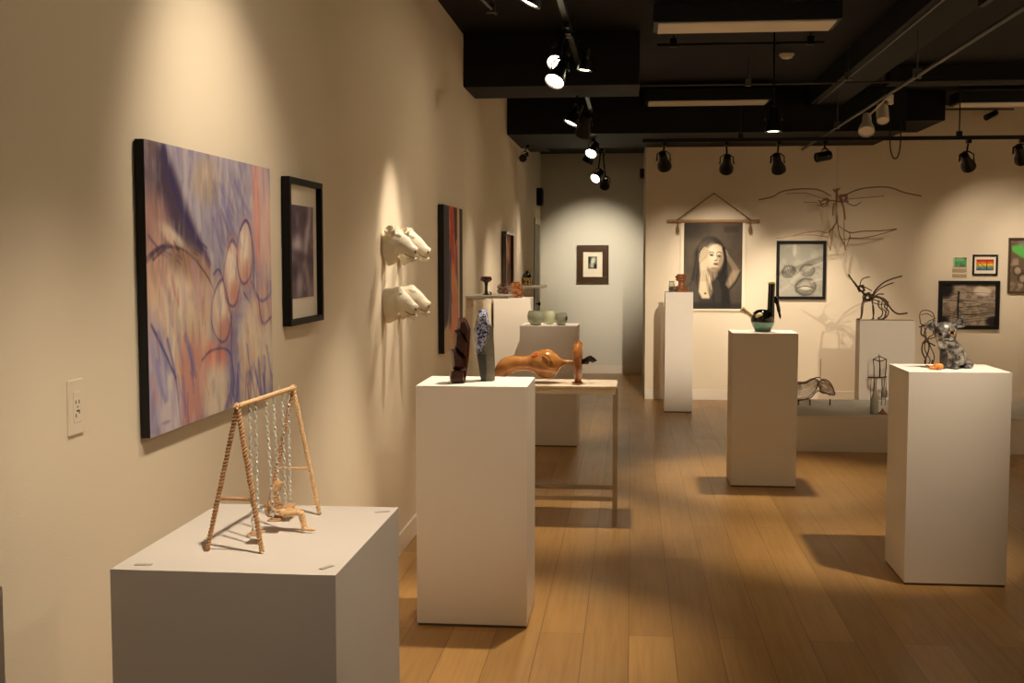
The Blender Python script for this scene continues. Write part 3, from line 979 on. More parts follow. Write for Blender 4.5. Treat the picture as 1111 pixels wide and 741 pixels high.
# green picture, cards
cv = Canvas(44, 30, (.36, .62, .40), 3, 1.5)
cv.mix(sstep(.4, .7, cv.noise(4, 2, 2)), (.16, .42, .24))
cv.poly([(0, 0), (.12, 0), (.12, 1), (0, 1)], (.62, .80, .66), .04, .9)
cv.ell(.5, .25, .4, .15, (.58, .78, .55), 0, .5, .7)
p0, p1 = P(1033.6, 289.3, Y=YF), P(1048.6, 279.2, Y=YF)
t = thing('small_picture', 'tiny unframed green picture above two plain cards', 'picture', ((p0.x + p1.x) / 2, YF, p0.z))
obj('backing', bx(p0.x, p1.x, YF - .016, YF - .001, p0.z, p1.z), 'white', t, smooth=False, bevel=.001)
cv.mesh('print', (p0.x + .002, YF - .0172, p1.z - .002), (p1.x - .002, YF - .0172, p1.z - .002), (p0.x + .002, YF - .0172, p0.z + .002), t)
for (yy0, yy1, lb) in ((291.2, 295.2, 'upper of two tan text cards under the tiny green picture'), (297.2, 300.8, 'lower of two tan text cards under the tiny green picture')):
    p0, p1 = P(1033.0, yy1, Y=YF), P(1048.6, yy0, Y=YF)
    o = obj('text_card', bx(p0.x, p1.x, YF - .01, YF - .001, p0.z, p1.z), mat('tan_card', (.70, .62, .50), .7), None, (p0.x, YF, p0.z), smooth=False, bevel=.001)
    tag(o, lb, 'card')

# picture at the right edge
cv = Canvas(110, 120, (.42, .36, .29), 15, .9)
cv.mix(sstep(.4, .7, cv.noise(5, 6, 4)), (.62, .55, .46))
cv.ell(.5, .1, .3, .12, (.52, .55, .52), 0, .5, .8)
cv.poly([(.02, .12), (.3, .10), (.5, .30), (.9, .40), (.8, .5), (.3, .34), (.05, .22)], (.38, .74, .34), .03, .95)
for (x, y) in ((.2, .6), (.35, .75), (.6, .65), (.75, .8), (.5, .88)):
    cv.ring(x, y, .12, .09, (.24, .20, .16), 20, .2, .7, .4)
    cv.ell(x, y, .08, .06, (.74, .67, .57), 20, .5, .7)
p0, p1 = P(1092.3, 318.2, Y=YF), P(1140, 258, Y=YF)
framed('framed_picture', 'brown-framed picture with a green streak at the right edge of the photo', 'picture', cv,
       (p0.x, p0.z), (p1.x, p1.z), YF, .022, .03, None, 'brownframe')

# ================================================================== WALL PLATE
yy = 2.535
t = thing('wall_outlet_plate', 'ivory outlet plate on the left wall, left of the abstract canvas', 'outlet', (XW, yy, 1.218))
zz = 1.218
obj('cover_plate', bx(XW, XW + .006, yy - .036, yy + .036, zz, zz + .125), 'plate', t, smooth=False, bevel=.002)
k = bmesh.new()
box(k, XW + .006, XW + .008, yy - .017, yy + .017, zz + .028, zz + .097)
obj('receptacle', k, 'plate', t, smooth=False, bevel=.001)
for (dy, dz, w, h_) in ((-.008, .070, .003, .008), (.008, .070, .003, .008), (0, .061, .004, .004), (-.008, .040, .003, .008), (.008, .047, .003, .008), (0, .052, .010, .004)):
    obj('slot', bx(XW + .008, XW + .0088, yy + dy - w / 2, yy + dy + w / 2, zz + dz, zz + dz + h_), 'slot', t, smooth=False)

# ================================================================== SWING SET
t = thing('swing_set_sculpture', 'miniature swing set of twisted tan twine with three chain swings', 'sculpture', (-.75, 2.43, HN))
A0 = P(224.8, 598.2, Z=HN); A1 = P(284.2, 600.6, Z=HN)
B1 = P(346.5, 558.8, Z=HN); B0 = P(290.5, 558.6, Z=HN)
TA = P(257.5, 441.0, Y=(A0.y + A1.y) / 2); TB = P(318.3, 421.0, Y=(B0.y + B1.y) / 2)
up3 = Vector((0, 0, .004))
for a_, b_, m_ in ((A0, TA, 'twine2'), (A1, TA, 'twine2'), (B0, TB, 'twine2'), (B1, TB, 'twine')):
    e = a_ + (b_ - a_) * 1.02
    obj('leg', rope(bmesh.new(), a_ + up3, e, .0050, 21, 2, 6, .0008), m_, t)
for a_, b_, c_, m_ in ((A0, A1, TA, 'twine2'), (B0, B1, TB, 'twine')):
    obj('crossbar', rope(bmesh.new(), a_.lerp(c_, .37), b_.lerp(c_, .37), .0034, 9, 2, 6), m_, t)
dB = (TB - TA)
obj('top_beam', rope(bmesh.new(), TA - dB * .02, TB + dB * .03, .0052, 30, 3, 6, .001), 'twine', t)


def link(bm, c, ax, wx, L, r):
    """One chain link: a stadium loop along ax, flat in the plane of ax and wx."""
    pts = []
    for k in range(12):
        th = 2 * PI * k / 12
        pts.append(c + ax * (math.cos(th) * L * .5) + wx * (math.sin(th) * L * .26))
    tube(bm, pts, r, 4, closed=True)


def chain(parent, a, b, L=.0115):
    bm = bmesh.new()
    d_ = (b - a)
    n = int(d_.length / (L * .80))
    ax = d_.normalized()
    x1 = ax.cross(Vector((0, 1, 0))).normalized()
    x2 = ax.cross(x1)
    for i in range(n):
        link(bm, a + d_ * ((i + .5) / n), ax, x1 if i % 2 else x2, L, .00095)
    return obj('chain', bm, 'chain', parent)


def beam_pt(y):
    return TA.lerp(TB, (y - TA.y) / (TB.y - TA.y))


def beam_y(px):
    """Distance at which the direction px meets the beam (seen in plan)."""
    lo, hi = TA.y - .1, TB.y + .1
    for _ in range(40):
        md = (lo + hi) / 2
        if P(px, 430, Y=md).x > beam_pt(md).x:
            lo = md
        else:
            hi = md
    return md


swx = []
for nm, pa_, pb_, sp_ in (('front', 270.6, 277.0, (274.5, 577.5)), ('mid', 288.5, 296.5, (303.5, 561.5)), ('back', 306.5, 312.8, (312.6, 548.0))):
    y1_, y2_ = sorted((beam_y(pa_), beam_y(pb_)))
    swx.append((nm, y1_, y2_, max(HN + .008, P(*sp_, Y=(y1_ + y2_) / 2).z)))
for nm, ya, yb, zs in swx:
    pa, pb = beam_pt(ya), beam_pt(yb)
    sy = (ya + yb) / 2
    sx = pa.x + (.012 if nm == 'mid' else .003)
    if nm == 'mid':
        MX, MY, MZ = sx, sy, zs
    s = bx(sx - .013, sx + .013, ya - .004, yb + .004, zs - .003, zs)
    so = obj('swing_seat', s, 'twine2', t, smooth=False, bevel=.001)
    for p_, y_ in ((pa, ya), (pb, yb)):
        chain(so, Vector((p_.x, y_, p_.z - .004)), Vector((sx, y_, zs + .001)))
# small hooks on the beam
for ya in (TA.y + .24,):
    p_ = beam_pt(ya)
    obj('hook', tube(bmesh.new(), [p_, p_ + Vector((0, 0, .012)), p_ + Vector((.004, 0, .015))], .0012, 6), 'chain', t)

# seated twine person
SY = MY
sx = MX
f0 = Vector((MX, MY, MZ))


def skin_body(name, nodes, edges, parent, m, sub=2):
    me = bpy.data.meshes.new(name)
    org = wloc(parent)
    me.from_pydata([tuple(Vector(n[:3]) - org) for n in nodes], edges, [])
    o = bpy.data.objects.new(name, me)
    COL.objects.link(o)
    o.parent = parent
    sk = o.modifiers.new('skin', 'SKIN')
    sk.use_smooth_shade = True
    for i, n in enumerate(nodes):
        me.skin_vertices[0].data[i].radius = (n[3], n[3])
    me.skin_vertices[0].data[0].use_root = True
    s = o.modifiers.new('sub', 'SUBSURF')
    s.levels = s.render_levels = sub
    me.materials.append(M[m])
    return o


tf = thing('twine_figurine', 'small tan twine figure of a person seated on the middle swing', 'figurine', f0)
fg = lambda x, y, dy, r: (*P(280 + x / 7.41, 500 + y / 7.41, Y=SY + dy), r)
nodes = [fg(165, 425, 0, .0085), fg(135, 375, 0, .0068), fg(118, 300, 0, .0088), fg(128, 252, 0, .004),
         fg(152, 210, 0, .0078), fg(170, 180, 0, .0066),
         # legs
         fg(255, 425, -.009, .0078), fg(338, 408, -.010, .0056), fg(350, 470, -.010, .0048), fg(366, 545, -.010, .0038), fg(450, 556, -.011, .003),
         fg(255, 410, .009, .0078), fg(345, 398, .010, .0056), fg(366, 462, .010, .0048), fg(380, 535, .010, .0038), fg(462, 560, .012, .003),
         # arms
         fg(112, 275, -.012, .0042), fg(90, 345, -.019, .0034), fg(135, 400, -.022, .0028), fg(180, 400, -.024, .0026),
         fg(118, 275, .012, .0042), fg(96, 340, .019, .0034), fg(140, 392, .022, .0028), fg(185, 392, .024, .0026)]
edges = [(0, 1), (1, 2), (2, 3), (3, 4), (4, 5), (0, 6), (6, 7), (7, 8), (8, 9), (9, 10), (0, 11), (11, 12), (12, 13), (13, 14), (14, 15), (2, 16), (16, 17), (17, 18), (18, 19), (2, 20), (20, 21), (21, 22), (22, 23)]
skin_body('body', nodes, edges, tf, 'twine')


def coil(bm, a, b, r0, r1, turns, w=.0016, sq=1.0):
    a, b = Vector(a), Vector(b)
    ax = (b - a).normalized()
    n1 = ax.orthogonal().normalized()
    n2 = ax.cross(n1)
    k = int(turns * 12)
    pts = []
    for i in range(k + 1):
        f_ = i / k
        th = 2 * PI * turns * f_
        r_ = r0 + (r1 - r0) * f_
        pts.append(a.lerp(b, f_) + n1 * math.cos(th) * r_ + n2 * math.sin(th) * r_ * sq)
    tube(bm, pts, w, 5)


nv = [Vector(n_[:3]) for n_ in nodes]
cb = bmesh.new()
coil(cb, nv[0], nv[2].lerp(nv[3], .3), .0112, .0105, 7, .0014)
obj('torso_wrap', cb, 'twine2', tf)
cb = bmesh.new()
coil(cb, nv[3].lerp(nv[4], .4), nv[5] + (nv[5] - nv[4]) * .6, .0090, .0068, 6, .0015)
obj('head_wrap', cb, 'twine', tf)
for s_, i_ in ((-1, 6), (1, 11)):
    cb = bmesh.new()
    coil(cb, nv[0].lerp(nv[i_], .4), nv[i_ + 1], .0088, .0060, 8, .0013)
    coil(cb, nv[i_ + 1], nv[i_ + 3], .0055, .0042, 6, .0012)
    obj('leg_wrap', cb, 'twine', tf)
    lp = [fg(x, y, s_ * dy, 0)[:3] for x, y, dy in ((105, 285, .012), (72, 340, .018), (56, 400, .018), (80, 445, .014), (140, 440, .010))]
    obj('loose_strand', tube(bmesh.new(), spline(lp, 6), .0012, 6), 'twine2', tf)


# ================================================================== ANIMAL HEADS
def animal_head(label, Y0, Zc, ears, openm, group='plaster animal heads on the left wall'):
    """A long-snouted head on a broad neck, growing out of the wall and tilting down."""
    t = thing('plaster_animal_head', label, 'sculpture', (XW, Y0, Zc), None)
    dz = Zc
    path = [(XW + .002, -.004, .094, .060), (XW + .02, .000, .090, .062), (XW + .042, .008, .080, .062), (XW + .064, .014, .070, .058), (XW + .086, .010, .058, .051),
            (XW + .108, -.002, .048, .042), (XW + .128, -.016, .040, .036), (XW + .146, -.030, .036, .033), (XW + .157, -.038, .030, .028), (XW + .162, -.042, .016, .017)]
    pts = [Vector((p[0], Y0, dz + p[1])) for p in path]
    b = bmesh.new()
    sp = spline([(q.x, q.y, q.z, path[i][2], path[i][3]) for i, q in enumerate(pts)], 4)
    tube(b, [s[:3] for s in sp], [s[3] for s in sp], 22, [s[4] for s in sp])
    # shape: brow ridge, cheek, hollow under the jaw
    for v in b.verts:
        u = (v.co.x - XW) / .162
        w = (v.co.z - dz)
        n_ = noise.noise(v.co * 22) * .007 + noise.noise(v.co * 60) * .002
        v.co += Vector((0, (v.co.y - Y0) * n_ * 6, w * n_ * 6))
        if .3 < u < .62 and w > .03:
            v.co.z += .012 * math.sin((u - .3) / .32 * PI) * (1 - abs(v.co.y - Y0) / .08)
        if u > .45 and w < 0:
            v.co.z += .006
        if u < .12:
            v.co.z -= .02 * (1 - u / .12) * (1 if w < 0 else 0)
    for s_ in (-1, 1):
        b = ball(b, (XW + .074, Y0 + s_ * .034, dz + .056), .018, 1.3, .8, 1, 2)      # eyebrow lumps
        b = ball(b, (XW + .152, Y0 + s_ * .016, dz - .020), .015, 1.0, .9, .9, 2)     # nostril wings
    b = ball(b, (XW + .140, Y0, dz - .060), .019, 1.6, 1.0, .7, 2)                     # lower lip
    obj('head', b, 'plaster', t)
    for s_ in (-1, 1):
        if ears:
            e = bmesh.new()
            lathe(e, [(.006, -.01), (.020, .0), (.028, .018), (.030, .034), (.023, .040), (.015, .030), (.003, .018)], (XW + .048, Y0 + s_ * .044, dz + .066), 14, (-.25, s_ * .75, .8))
            obj('ear', e, 'plaster', t)
        obj('nostril', ball(bmesh.new(), (XW + .163, Y0 + s_ * .021, dz - .022), .008, .6, 1, 1.1, 2), 'hole', t)
        obj('eye', ball(bmesh.new(), (XW + .088, Y0 + s_ * .043, dz + .034), .0055, 1.1, .6, .8, 2), 'hole', t)
    m_ = bmesh.new()
    mp = [(XW + .112, Y0 - .036, dz - .034), (XW + .140, Y0 - .031, dz - .048), (XW + .158, Y0 - .014, dz - .052), (XW + .158, Y0 + .014, dz - .052), (XW + .140, Y0 + .031, dz - .048), (XW + .112, Y0 + .036, dz - .034)]
    tube(m_, spline(mp, 4), .0016, 6)
    obj('mouth_line', m_, 'hole', t)
    if openm:
        for k_ in range(2):
            obj('tooth', lathe(bmesh.new(), [(.004, 0), (.0035, .010), (.001, .018)], (XW + .150, Y0 - .012 + .02 * k_, dz - .066), 8, (0, 0, -1)), 'plaster', t)


animal_head('plaster animal head with round ears, nearer one of the upper pair', 5.92, 1.665, True, False)
animal_head('plaster animal head with round ears, farther one of the upper pair', 6.30, 1.665, True, False)
animal_head('earless plaster animal head, nearer one of the lower pair', 5.92, 1.375, False, True)
animal_head('earless plaster animal head, farther one of the lower pair', 6.30, 1.375, False, True)

# ================================================================== ANGULAR DARK SCULPTURE
ys = 5.17
t = thing('faceted_block_sculpture', 'stack of dark brown angular faceted blocks on the white plinth', 'sculpture', (-.78, ys, HP))


def pz(px, py, dy=0):
    return P(px, py, Y=ys + dy)


def block(outline, y_front, y_back, shrink=.75, cut=0):
    """Irregular faceted block: outline in the front, a smaller copy in front of it and one behind."""
    c = sum((Vector(p_) for p_ in outline), Vector((0, 0))) / len(outline)
    pts = []
    for p_ in outline:
        pts.append(P(p_[0], p_[1], Y=ys + (y_front + y_back) / 2 + cut * (p_[0] - c.x) * .002))
        q = c.lerp(Vector(p_), shrink)
        pts.append(P(q.x, q.y, Y=ys + y_front))
        pts.append(P(q.x, q.y, Y=ys + y_back))
    return hull(pts)


bl = [([(488, 403), (492, 401), (504.5, 401.5), (505, 415.5), (490, 416.2), (487.5, 411)], -.05, .05, .78),
      ([(489, 379), (494.5, 378), (504, 388), (505, 399), (499, 402), (491, 400.5)], -.045, .045, .62),
      ([(493, 358), (501, 356.5), (508, 372), (506, 390), (500, 386), (492, 376)], -.04, .045, .62),
      ([(497.5, 345), (505, 344.5), (510, 358), (508.5, 372), (503, 365), (496, 356.5)], -.035, .04, .6)]
for o_, a_, b_, s_ in bl:
    obj('block', block(o_, a_, b_, s_), 'brownblock', t, smooth=False)
sp_ = hull([P(506, 346, Y=ys + .01), P(510.5, 357, Y=ys + .0), P(509, 385, Y=ys - .01), P(505, 414, Y=ys - .01), P(501, 410, Y=ys + .05), P(504.5, 360, Y=ys + .05), P(507, 400, Y=ys + .04), P(503, 415.8, Y=ys + .04)])
obj('spine', sp_, 'redblock', t, smooth=False, label='reddish brown polished side slab')

# ================================================================== MOSAIC SCULPTURE
ys = 5.27
t = thing('mosaic_column_sculpture', 'grey stone column with blue and silver mosaic facet on the white plinth', 'sculpture', (P(528, 412, Y=ys).x, ys, HP))
st = [(521.5, 386), (524, 383), (527, 362), (531, 352), (535, 356), (536.3, 378), (537, 396), (536.8, 412), (529, 415.3), (522, 414.8)]
pts = []
for p_ in st:
    pts += [P(*p_, Y=ys - .028), P(*p_, Y=ys + .04)]
obj('column', hull(pts), 'stone', t, smooth=False)
mo = [(519.3, 337.5), (523, 335.6), (528.5, 336), (531.5, 352), (532, 362), (528, 375), (525, 385), (516.5, 385), (515, 366), (514, 357), (517, 345)]
pts = []
cc = Vector((523.5, 361))
for p_ in mo:
    pts.append(P(*p_, Y=ys - .01))
    q = cc.lerp(Vector(p_), .7)
    pts += [P(q.x, q.y, Y=ys - .05), P(q.x, q.y, Y=ys + .025)]
obj('mosaic_facet', hull(pts), 'mosaic', t, smooth=False, label='blue and silver mosaic upper facet')
low = [(517, 385.5), (525, 385.5), (523.5, 398), (521.5, 398)]
pts = []
for p_ in [(517.5, 385), (527, 384), (528, 400), (527, 415), (522, 415), (520, 400)]:
    pts += [P(*p_, Y=ys - .045), P(*p_, Y=ys + .02)]
obj('foot', hull(pts), mat('dark_grey_tiles', (.22, .22, .19), .3, var=.3, vscale=60, bump=.8, bscale=150), t, smooth=False)

# ================================================================== LONG AMBER SCULPTURE
yg = 7.22
gz = lambda px, py, dy=0: P(px, py, Y=yg + dy)
t = thing('amber_gourd_sculpture', 'long glossy amber ceramic sculpture of a gourd piercing an upright ring', 'sculpture', (gz(592, 394).x, yg, TZ))
S = yg / 1280.0
prof = [(539.0, 412.5, 2.5), (540.5, 409.8, 5.0), (544, 403, 8.0), (549, 398, 9.5), (556, 394.8, 9.3), (563, 394.3, 8.2), (569, 394.3, 7.8), (575, 394.0, 9.0), (582, 393.8, 12.8), (588, 394, 15.2), (594, 394.4, 15.8), (600, 394.3, 14.4), (605, 393.8, 10.2), (609, 393.5, 5.0), (613, 393.2, 2.9), (618, 393.2, 2.5), (626, 393.3, 2.6)]
sp = spline(prof, 5)
b = bmesh.new()
tube(b, [gz(s[0], s[1]) for s in sp], [max(.002, s[2] * S) for s in sp], 32, [max(.002, s[2] * S) * .95 for s in sp])
obj('gourd', clampz(b, TZ + .0005), 'amber', t)
# ring: upright torus seen on edge, thicker at the foot
b = bmesh.new()
pts, r1 = [], []
cz = gz(627, 393).z
for k in range(36):
    th = 2 * PI * k / 36
    pts.append(Vector((gz(627, 393).x, yg + .078 * math.cos(th), cz + .005 + .098 * math.sin(th))))
    r1.append(.026 + .004 * math.sin(th))
tube(b, pts, r1, 16, r1, closed=True)
lathe(b, [(.030, TZ), (.027, TZ + .006), (.020, TZ + .016), (.022, TZ + .03)], (gz(627, 393).x, yg, 0), 20)
obj('ring', clampz(b, TZ + .0005), 'amberdark', t)
b = tube(bmesh.new(), spline([(*gz(588, 387, -.070), .0), (*gz(592.5, 389, -.088), 0), (*gz(595.5, 394, -.090), 0), (*gz(597, 399, -.084), 0)], 5) and [Vector(q[:3]) for q in spline([(*gz(588, 386.5, -.070),), (*gz(592.5, 388.5, -.086),), (*gz(595.5, 393, -.089),), (*gz(597, 398.5, -.082),)], 6)], .0045, 10)
obj('raised_scroll', b, 'amber', t)
b = tube(bmesh.new(), [Vector(q) for q in spline([tuple(gz(591, 385, -.074)), tuple(gz(596.5, 387.5, -.083)), tuple(gz(600, 394, -.072))], 6)], .004, 10)
obj('raised_scroll', b, 'amber', t)
b = ball(bmesh.new(), gz(583.5, 387.2, -.028), .034, 1.15, .9, .75, 3)
obj('glaze_patch', b, 'orange', t, label='orange-red patch on the shoulder of the gourd')
b = bmesh.new()
tube(b, [gz(629, 393.3), gz(634, 392), gz(637, 391.5), gz(640, 390)], [.012, .018, .022, .006], 14)
tube(b, [gz(636, 389.5), gz(640, 389), gz(644, 391), gz(647.5, 391.2)], [.012, .020, .017, .003], 12)
obj('tip', b, 'chrome', t, label='dark chrome pointed tip')

# ================================================================== CUPS, BOWLS, GLASS PIECES
# mushroom cup on shelf
c = P(527.5, 320, Y=9.05); c.z = 1.322
t = thing('mushroom_cup', 'maroon mushroom-shaped cup on a dark green stem on the near wall shelf', 'pottery', c)
s_ = 9.05 / 1280
lathe_b = lathe(bmesh.new(), [(.030, 0), (.032, .004), (.016, .012), (.011, .045), (.013, .075), (.018, .10)], c, 24)
obj('stem', lathe_b, 'greenstem', t)
obj('cap', lathe(bmesh.new(), [(.012, .095), (.034, .102), (.045, .115), (.043, .132), (.034, .142), (.024, .138), (.006, .122)], c, 28), 'capred', t)
q = c + Vector((.035, -.04, 0))
t = thing('glass_drop', 'tiny clear glass drop at the foot of the mushroom cup', 'glass', q)
obj('drop', lathe(bmesh.new(), [(.008, 0), (.014, .006), (.013, .018), (.005, .026), (.001, .03)], q, 16), 'clearglass', t)


def knobbly(c, r, h, rings, seed, flat=1.0):
    """Stacked bulging rolls with lobes: the look of coiled, pinched glass."""
    b = bmesh.new()
    n = 36
    prof = []
    steps = rings * 8
    for i in range(steps + 1):
        f_ = i / steps
        prof.append(((r * (.80 + .20 * abs(math.sin(PI * rings * f_))) * (1 - .15 * f_)), h * f_))
    prof = [(r * .5, 0)] + prof + [(r * .35, h)]
    lathe(b, prof, c, n)
    for v in b.verts:
        a = math.atan2(v.co.y - c.y, v.co.x - c.x)
        k = 1 + .10 * math.sin(a * 5 + seed + (v.co.z - c.z) * 60)
        v.co.x = c.x + (v.co.x - c.x) * k
        v.co.y = c.y + (v.co.y - c.y) * k
    return b


s_ = 10.65 / 1280
for (px, yb_, r, h, m_, lb) in ((545.5, 10.72, .056, .125, 'ambglass2', 'smoky brown knobbly glass vessel on the bright plinth, left one'), (560, 10.62, .062, .145, 'ambglass', 'amber knobbly glass vessel on the bright plinth, right one')):
    c = P(px, 320, Y=yb_); c.z = 1.245
    t = thing('knobbly_vessel', lb, 'glass', c)
    obj('body', knobbly(c, r, h * .92, 3, px), m_, t)
    obj('rim', lathe(bmesh.new(), [(r * .5, h * .88), (r * .56, h * .93), (r * .54, h), (r * .44, h), (r * .40, h * .9)], c, 24), m_, t)

c = P(571, 311, Y=13.5); c.z = 1.283
t = thing('domed_vessel', 'gold and cream banded vessel with glossy black domed lid on the far wall shelf', 'pottery', c)
obj('body', lathe(bmesh.new(), [(.050, 0), (.058, .004), (.060, .035), (.056, .085), (.050, .095)], c, 28), 'gold', t)
obj('lid', lathe(bmesh.new(), [(.052, .093), (.056, .098), (.052, .125), (.035, .146), (.012, .152), (.010, .160), (.014, .166), (.004, .172)], c + Vector((.008, 0, 0)), 28), 'blackgloss', t)
for k in range(4):
    a = -PI / 2 + (k - 1.5) * .7
    q = c + Vector((math.cos(a) * .058, math.sin(a) * .058, .045))
    obj('ornament', ball(bmesh.new(), q, .014, .6 if abs(math.cos(a)) > .7 else 1, .6, 1.6, 2), 'blackgloss', t)

# bowls
D = 10.1


def bowl(px, r, h, m_, lb, y=D, tilt=None, prof=None):
    c = P(px, 353, Y=y); c.z = 1.03
    t = thing('ceramic_bowl', lb, 'bowl', c)
    pr = prof or [(.45, 0), (.62, .05), (.92, .30), (1.0, .55), (.96, .80), (.84, 1.0), (.80, 1.0), (.90, .80), (.94, .55), (.85, .30), (.5, .1), (.05, .08)]
    pr = [(a * r, b_ * h) for a, b_ in pr]
    outer = lathe(bmesh.new(), pr, c, 36)
    obj('shell', outer, m_, t)
    if tilt:
        obj('opening', ball(bmesh.new(), c + Vector((r * .78, -r * .3, h * .55)), r * .5, .35, .9, .95, 3), 'darkinside', t)
    return t


bowl(581.3, .074, .122, 'celadon', 'wide grey celadon bowl at the left of the three on the plinth')
bowl(596.5, .048, .118, 'celadonlight', 'pale narrow celadon cup standing between two rounder bowls', 10.2)
bowl(608.8, .056, .104, 'celadon', 'round grey celadon bowl with dark opening, right of the three', D, True)

# red pottery
c = P(739.5, 316, Y=12.38); c.z = 1.25
t = thing('coiled_pottery', 'copper-red coiled pottery piece on the slim column plinth', 'pottery', c)
b = bmesh.new()
for k, (r, z) in enumerate([(.055, .016), (.052, .045)]):
    pts = [c + Vector((r * math.cos(2 * PI * i / 24), r * math.sin(2 * PI * i / 24), z)) for i in range(24)]
    tube(b, pts, .019, 10, closed=True)
obj('lower_coil', b, 'redclay', t)
obj('neck', lathe(bmesh.new(), [(.045, .05), (.036, .07), (.034, .10), (.042, .125)], c, 24), 'redclay', t)
b = bmesh.new()
for k, (r, z) in enumerate([(.040, .128), (.046, .155)]):
    pts = [c + Vector((-.006 + r * math.cos(2 * PI * i / 24), r * math.sin(2 * PI * i / 24), z)) for i in range(24)]
    tube(b, pts, .016, 10, closed=True)
lathe(b, [(.030, .12), (.040, .14), (.052, .17), (.046, .185), (.036, .18), (.030, .14)], c, 24)
obj('upper_coil', b, 'redclay', t)
c = P(730.0, 316, Y=12.325); c.z = 1.25
c.x -= .012
t = thing('glass_jar', 'small gold-rimmed clear glass jar beside the copper-red pottery', 'glass', c)
obj('jar', lathe(bmesh.new(), [(.026, 0), (.032, .006), (.032, .07), (.024, .09), (.026, .11), (.023, .11), (.021, .09), (.028, .07), (.028, .01), (.004, .008)], c, 24), 'clearglass', t)
obj('rim', tube(bmesh.new(), [c + Vector((.026 * math.cos(2 * PI * i / 20), .026 * math.sin(2 * PI * i / 20), .11)) for i in range(20)], .004, 8, closed=True), 'gold', t)
obj('filling', lathe(bmesh.new(), [(.02, .01), (.026, .02), (.025, .055), (.01, .06)], c, 20), 'gold', t)

# teapot
c = P(827.5, 359, Y=8.5); c.z = HM
yt = 8.5
t = thing('sculptural_teapot', 'black teapot with cream spout, upright handle and pale green glass bowl', 'teapot', c)
s_ = yt / 1280
obj('glass_bowl', lathe(bmesh.new(), [(.050, 0), (.056, .004), (.060, .018), (.074, .045), (.082, .072), (.078, .072), (.068, .045), (.050, .016), (.004, .012)], c, 36), 'seaglass', t)
obj('body', lathe(bmesh.new(), [(.079, .070), (.082, .078), (.078, .105), (.064, .135), (.040, .155), (.010, .160)], c + Vector((-.004, 0, 0)), 36), 'blackgloss', t)
obj('cream_panel', ball(bmesh.new(), c + Vector((-.020, -.052, .108)), .034, 1.15, .6, .95, 3), 'cream', t)
h0 = c + Vector((.055, 0, .07))
b = bmesh.new()
tube(b, [h0, h0 + Vector((0, 0, .10)), h0 + Vector((.001, 0, .18)), h0 + Vector((.004, 0, .272))], [.026, .026, .024, .024], 18)
obj('handle', b, 'blackgloss', t)
obj('handle_cap', lathe(bmesh.new(), [(.024, 0), (.026, .005), (.022, .016), (.008, .022)], h0 + Vector((.002, 0, .270)), 20), 'cream', t)
b = tube(bmesh.new(), [Vector(q) for q in spline([tuple(h0 + Vector((.020, 0, .175))), tuple(h0 + Vector((.042, 0, .14))), tuple(h0 + Vector((.056, 0, .08))), tuple(h0 + Vector((.068, 0, .02)))], 5)], [.016] * 6 + [.013] * 5 + [.009] * 3 + [.005, .002], 12)
obj('spur', b, 'blackgloss', t)
b = tube(bmesh.new(), [Vector(q) for q in spline([tuple(c + Vector((-.060, 0, .10))), tuple(c + Vector((-.095, 0, .125))), tuple(c + Vector((-.125, 0, .145))), tuple(c + Vector((-.150, 0, .165)))], 5)], [.020] * 4 + [.017] * 4 + [.021] * 4 + [.024] * 3 + [.014], 14)
obj('spout', b, 'cream', t)

# ================================================================== SILVER ANIMAL FIGURINE
yb_ = 6.13
c = P(1028, 400, Y=yb_); c.z = HR
t = thing('silver_animal_figurine', 'silver-glazed seated animal figurine with raised ears on the right-hand plinth', 'figurine', c)
g = lambda px, py, dy=0: P(px, py, Y=yb_ + dy)
s_ = yb_ / 1280
b = bmesh.new()
# trunk: haunch, chest, neck, head grown together
sp = spline([(1036, 396, 13, .00), (1034, 388, 14, 0), (1031, 379, 11.5, -.01), (1027, 371, 9.5, -.02), (1026, 364, 11, -.03), (1025, 358, 11.5, -.03), (1025, 352, 9, -.03), (1025, 349.5, 4, -.03)], 5)
tube(b, [g(q[0], q[1], q[3]) for q in sp], [q[2] * s_ for q in sp], 24, [q[2] * s_ * .95 for q in sp])
ball(b, g(1027, 364, -.055), .040, 1.15, .8, .75)     # muzzle
ball(b, g(1047, 395, .0), .032, 1.1, 1, .8)           # haunch
ball(b, g(1035, 396, .045), .032, 1.1, 1, .8)
obj('body', clampz(b, HR + .0005), 'silver', t)
for (x0_, x1_, dy) in ((1024, 1023, -.045), (1036, 1036, -.050)):
    k = bmesh.new()
    tube(k, [g(x0_ + 1, 376, dy + .02), g(x0_, 386, dy), g(x1_, 395, dy), g(x1_, 398.5, dy)], [.018, .019, .017, .015], 14)
    ball(k, g(x1_, 397.6, dy - .016), .018, 1.1, 1.3, .75, 2)
    obj('front_leg', clampz(k, HR + .0005), 'silverdark' if x0_ == 1024 else 'silver', t)
k = bmesh.new()
ball(k, g(1050, 397.5, -.03), .018, 1.5, 1.2, .75, 2)
obj('hind_foot', clampz(k, HR + .0005), 'silver', t)
k = tube(bmesh.new(), [Vector(q) for q in spline([tuple(g(1048, 394, .02)), tuple(g(1053, 393, .0)), tuple(g(1055, 396, -.02)), tuple(g(1051, 398.6, -.045))], 5)], .007, 10)
obj('tail', clampz(k, HR + .0005), 'silver', t)
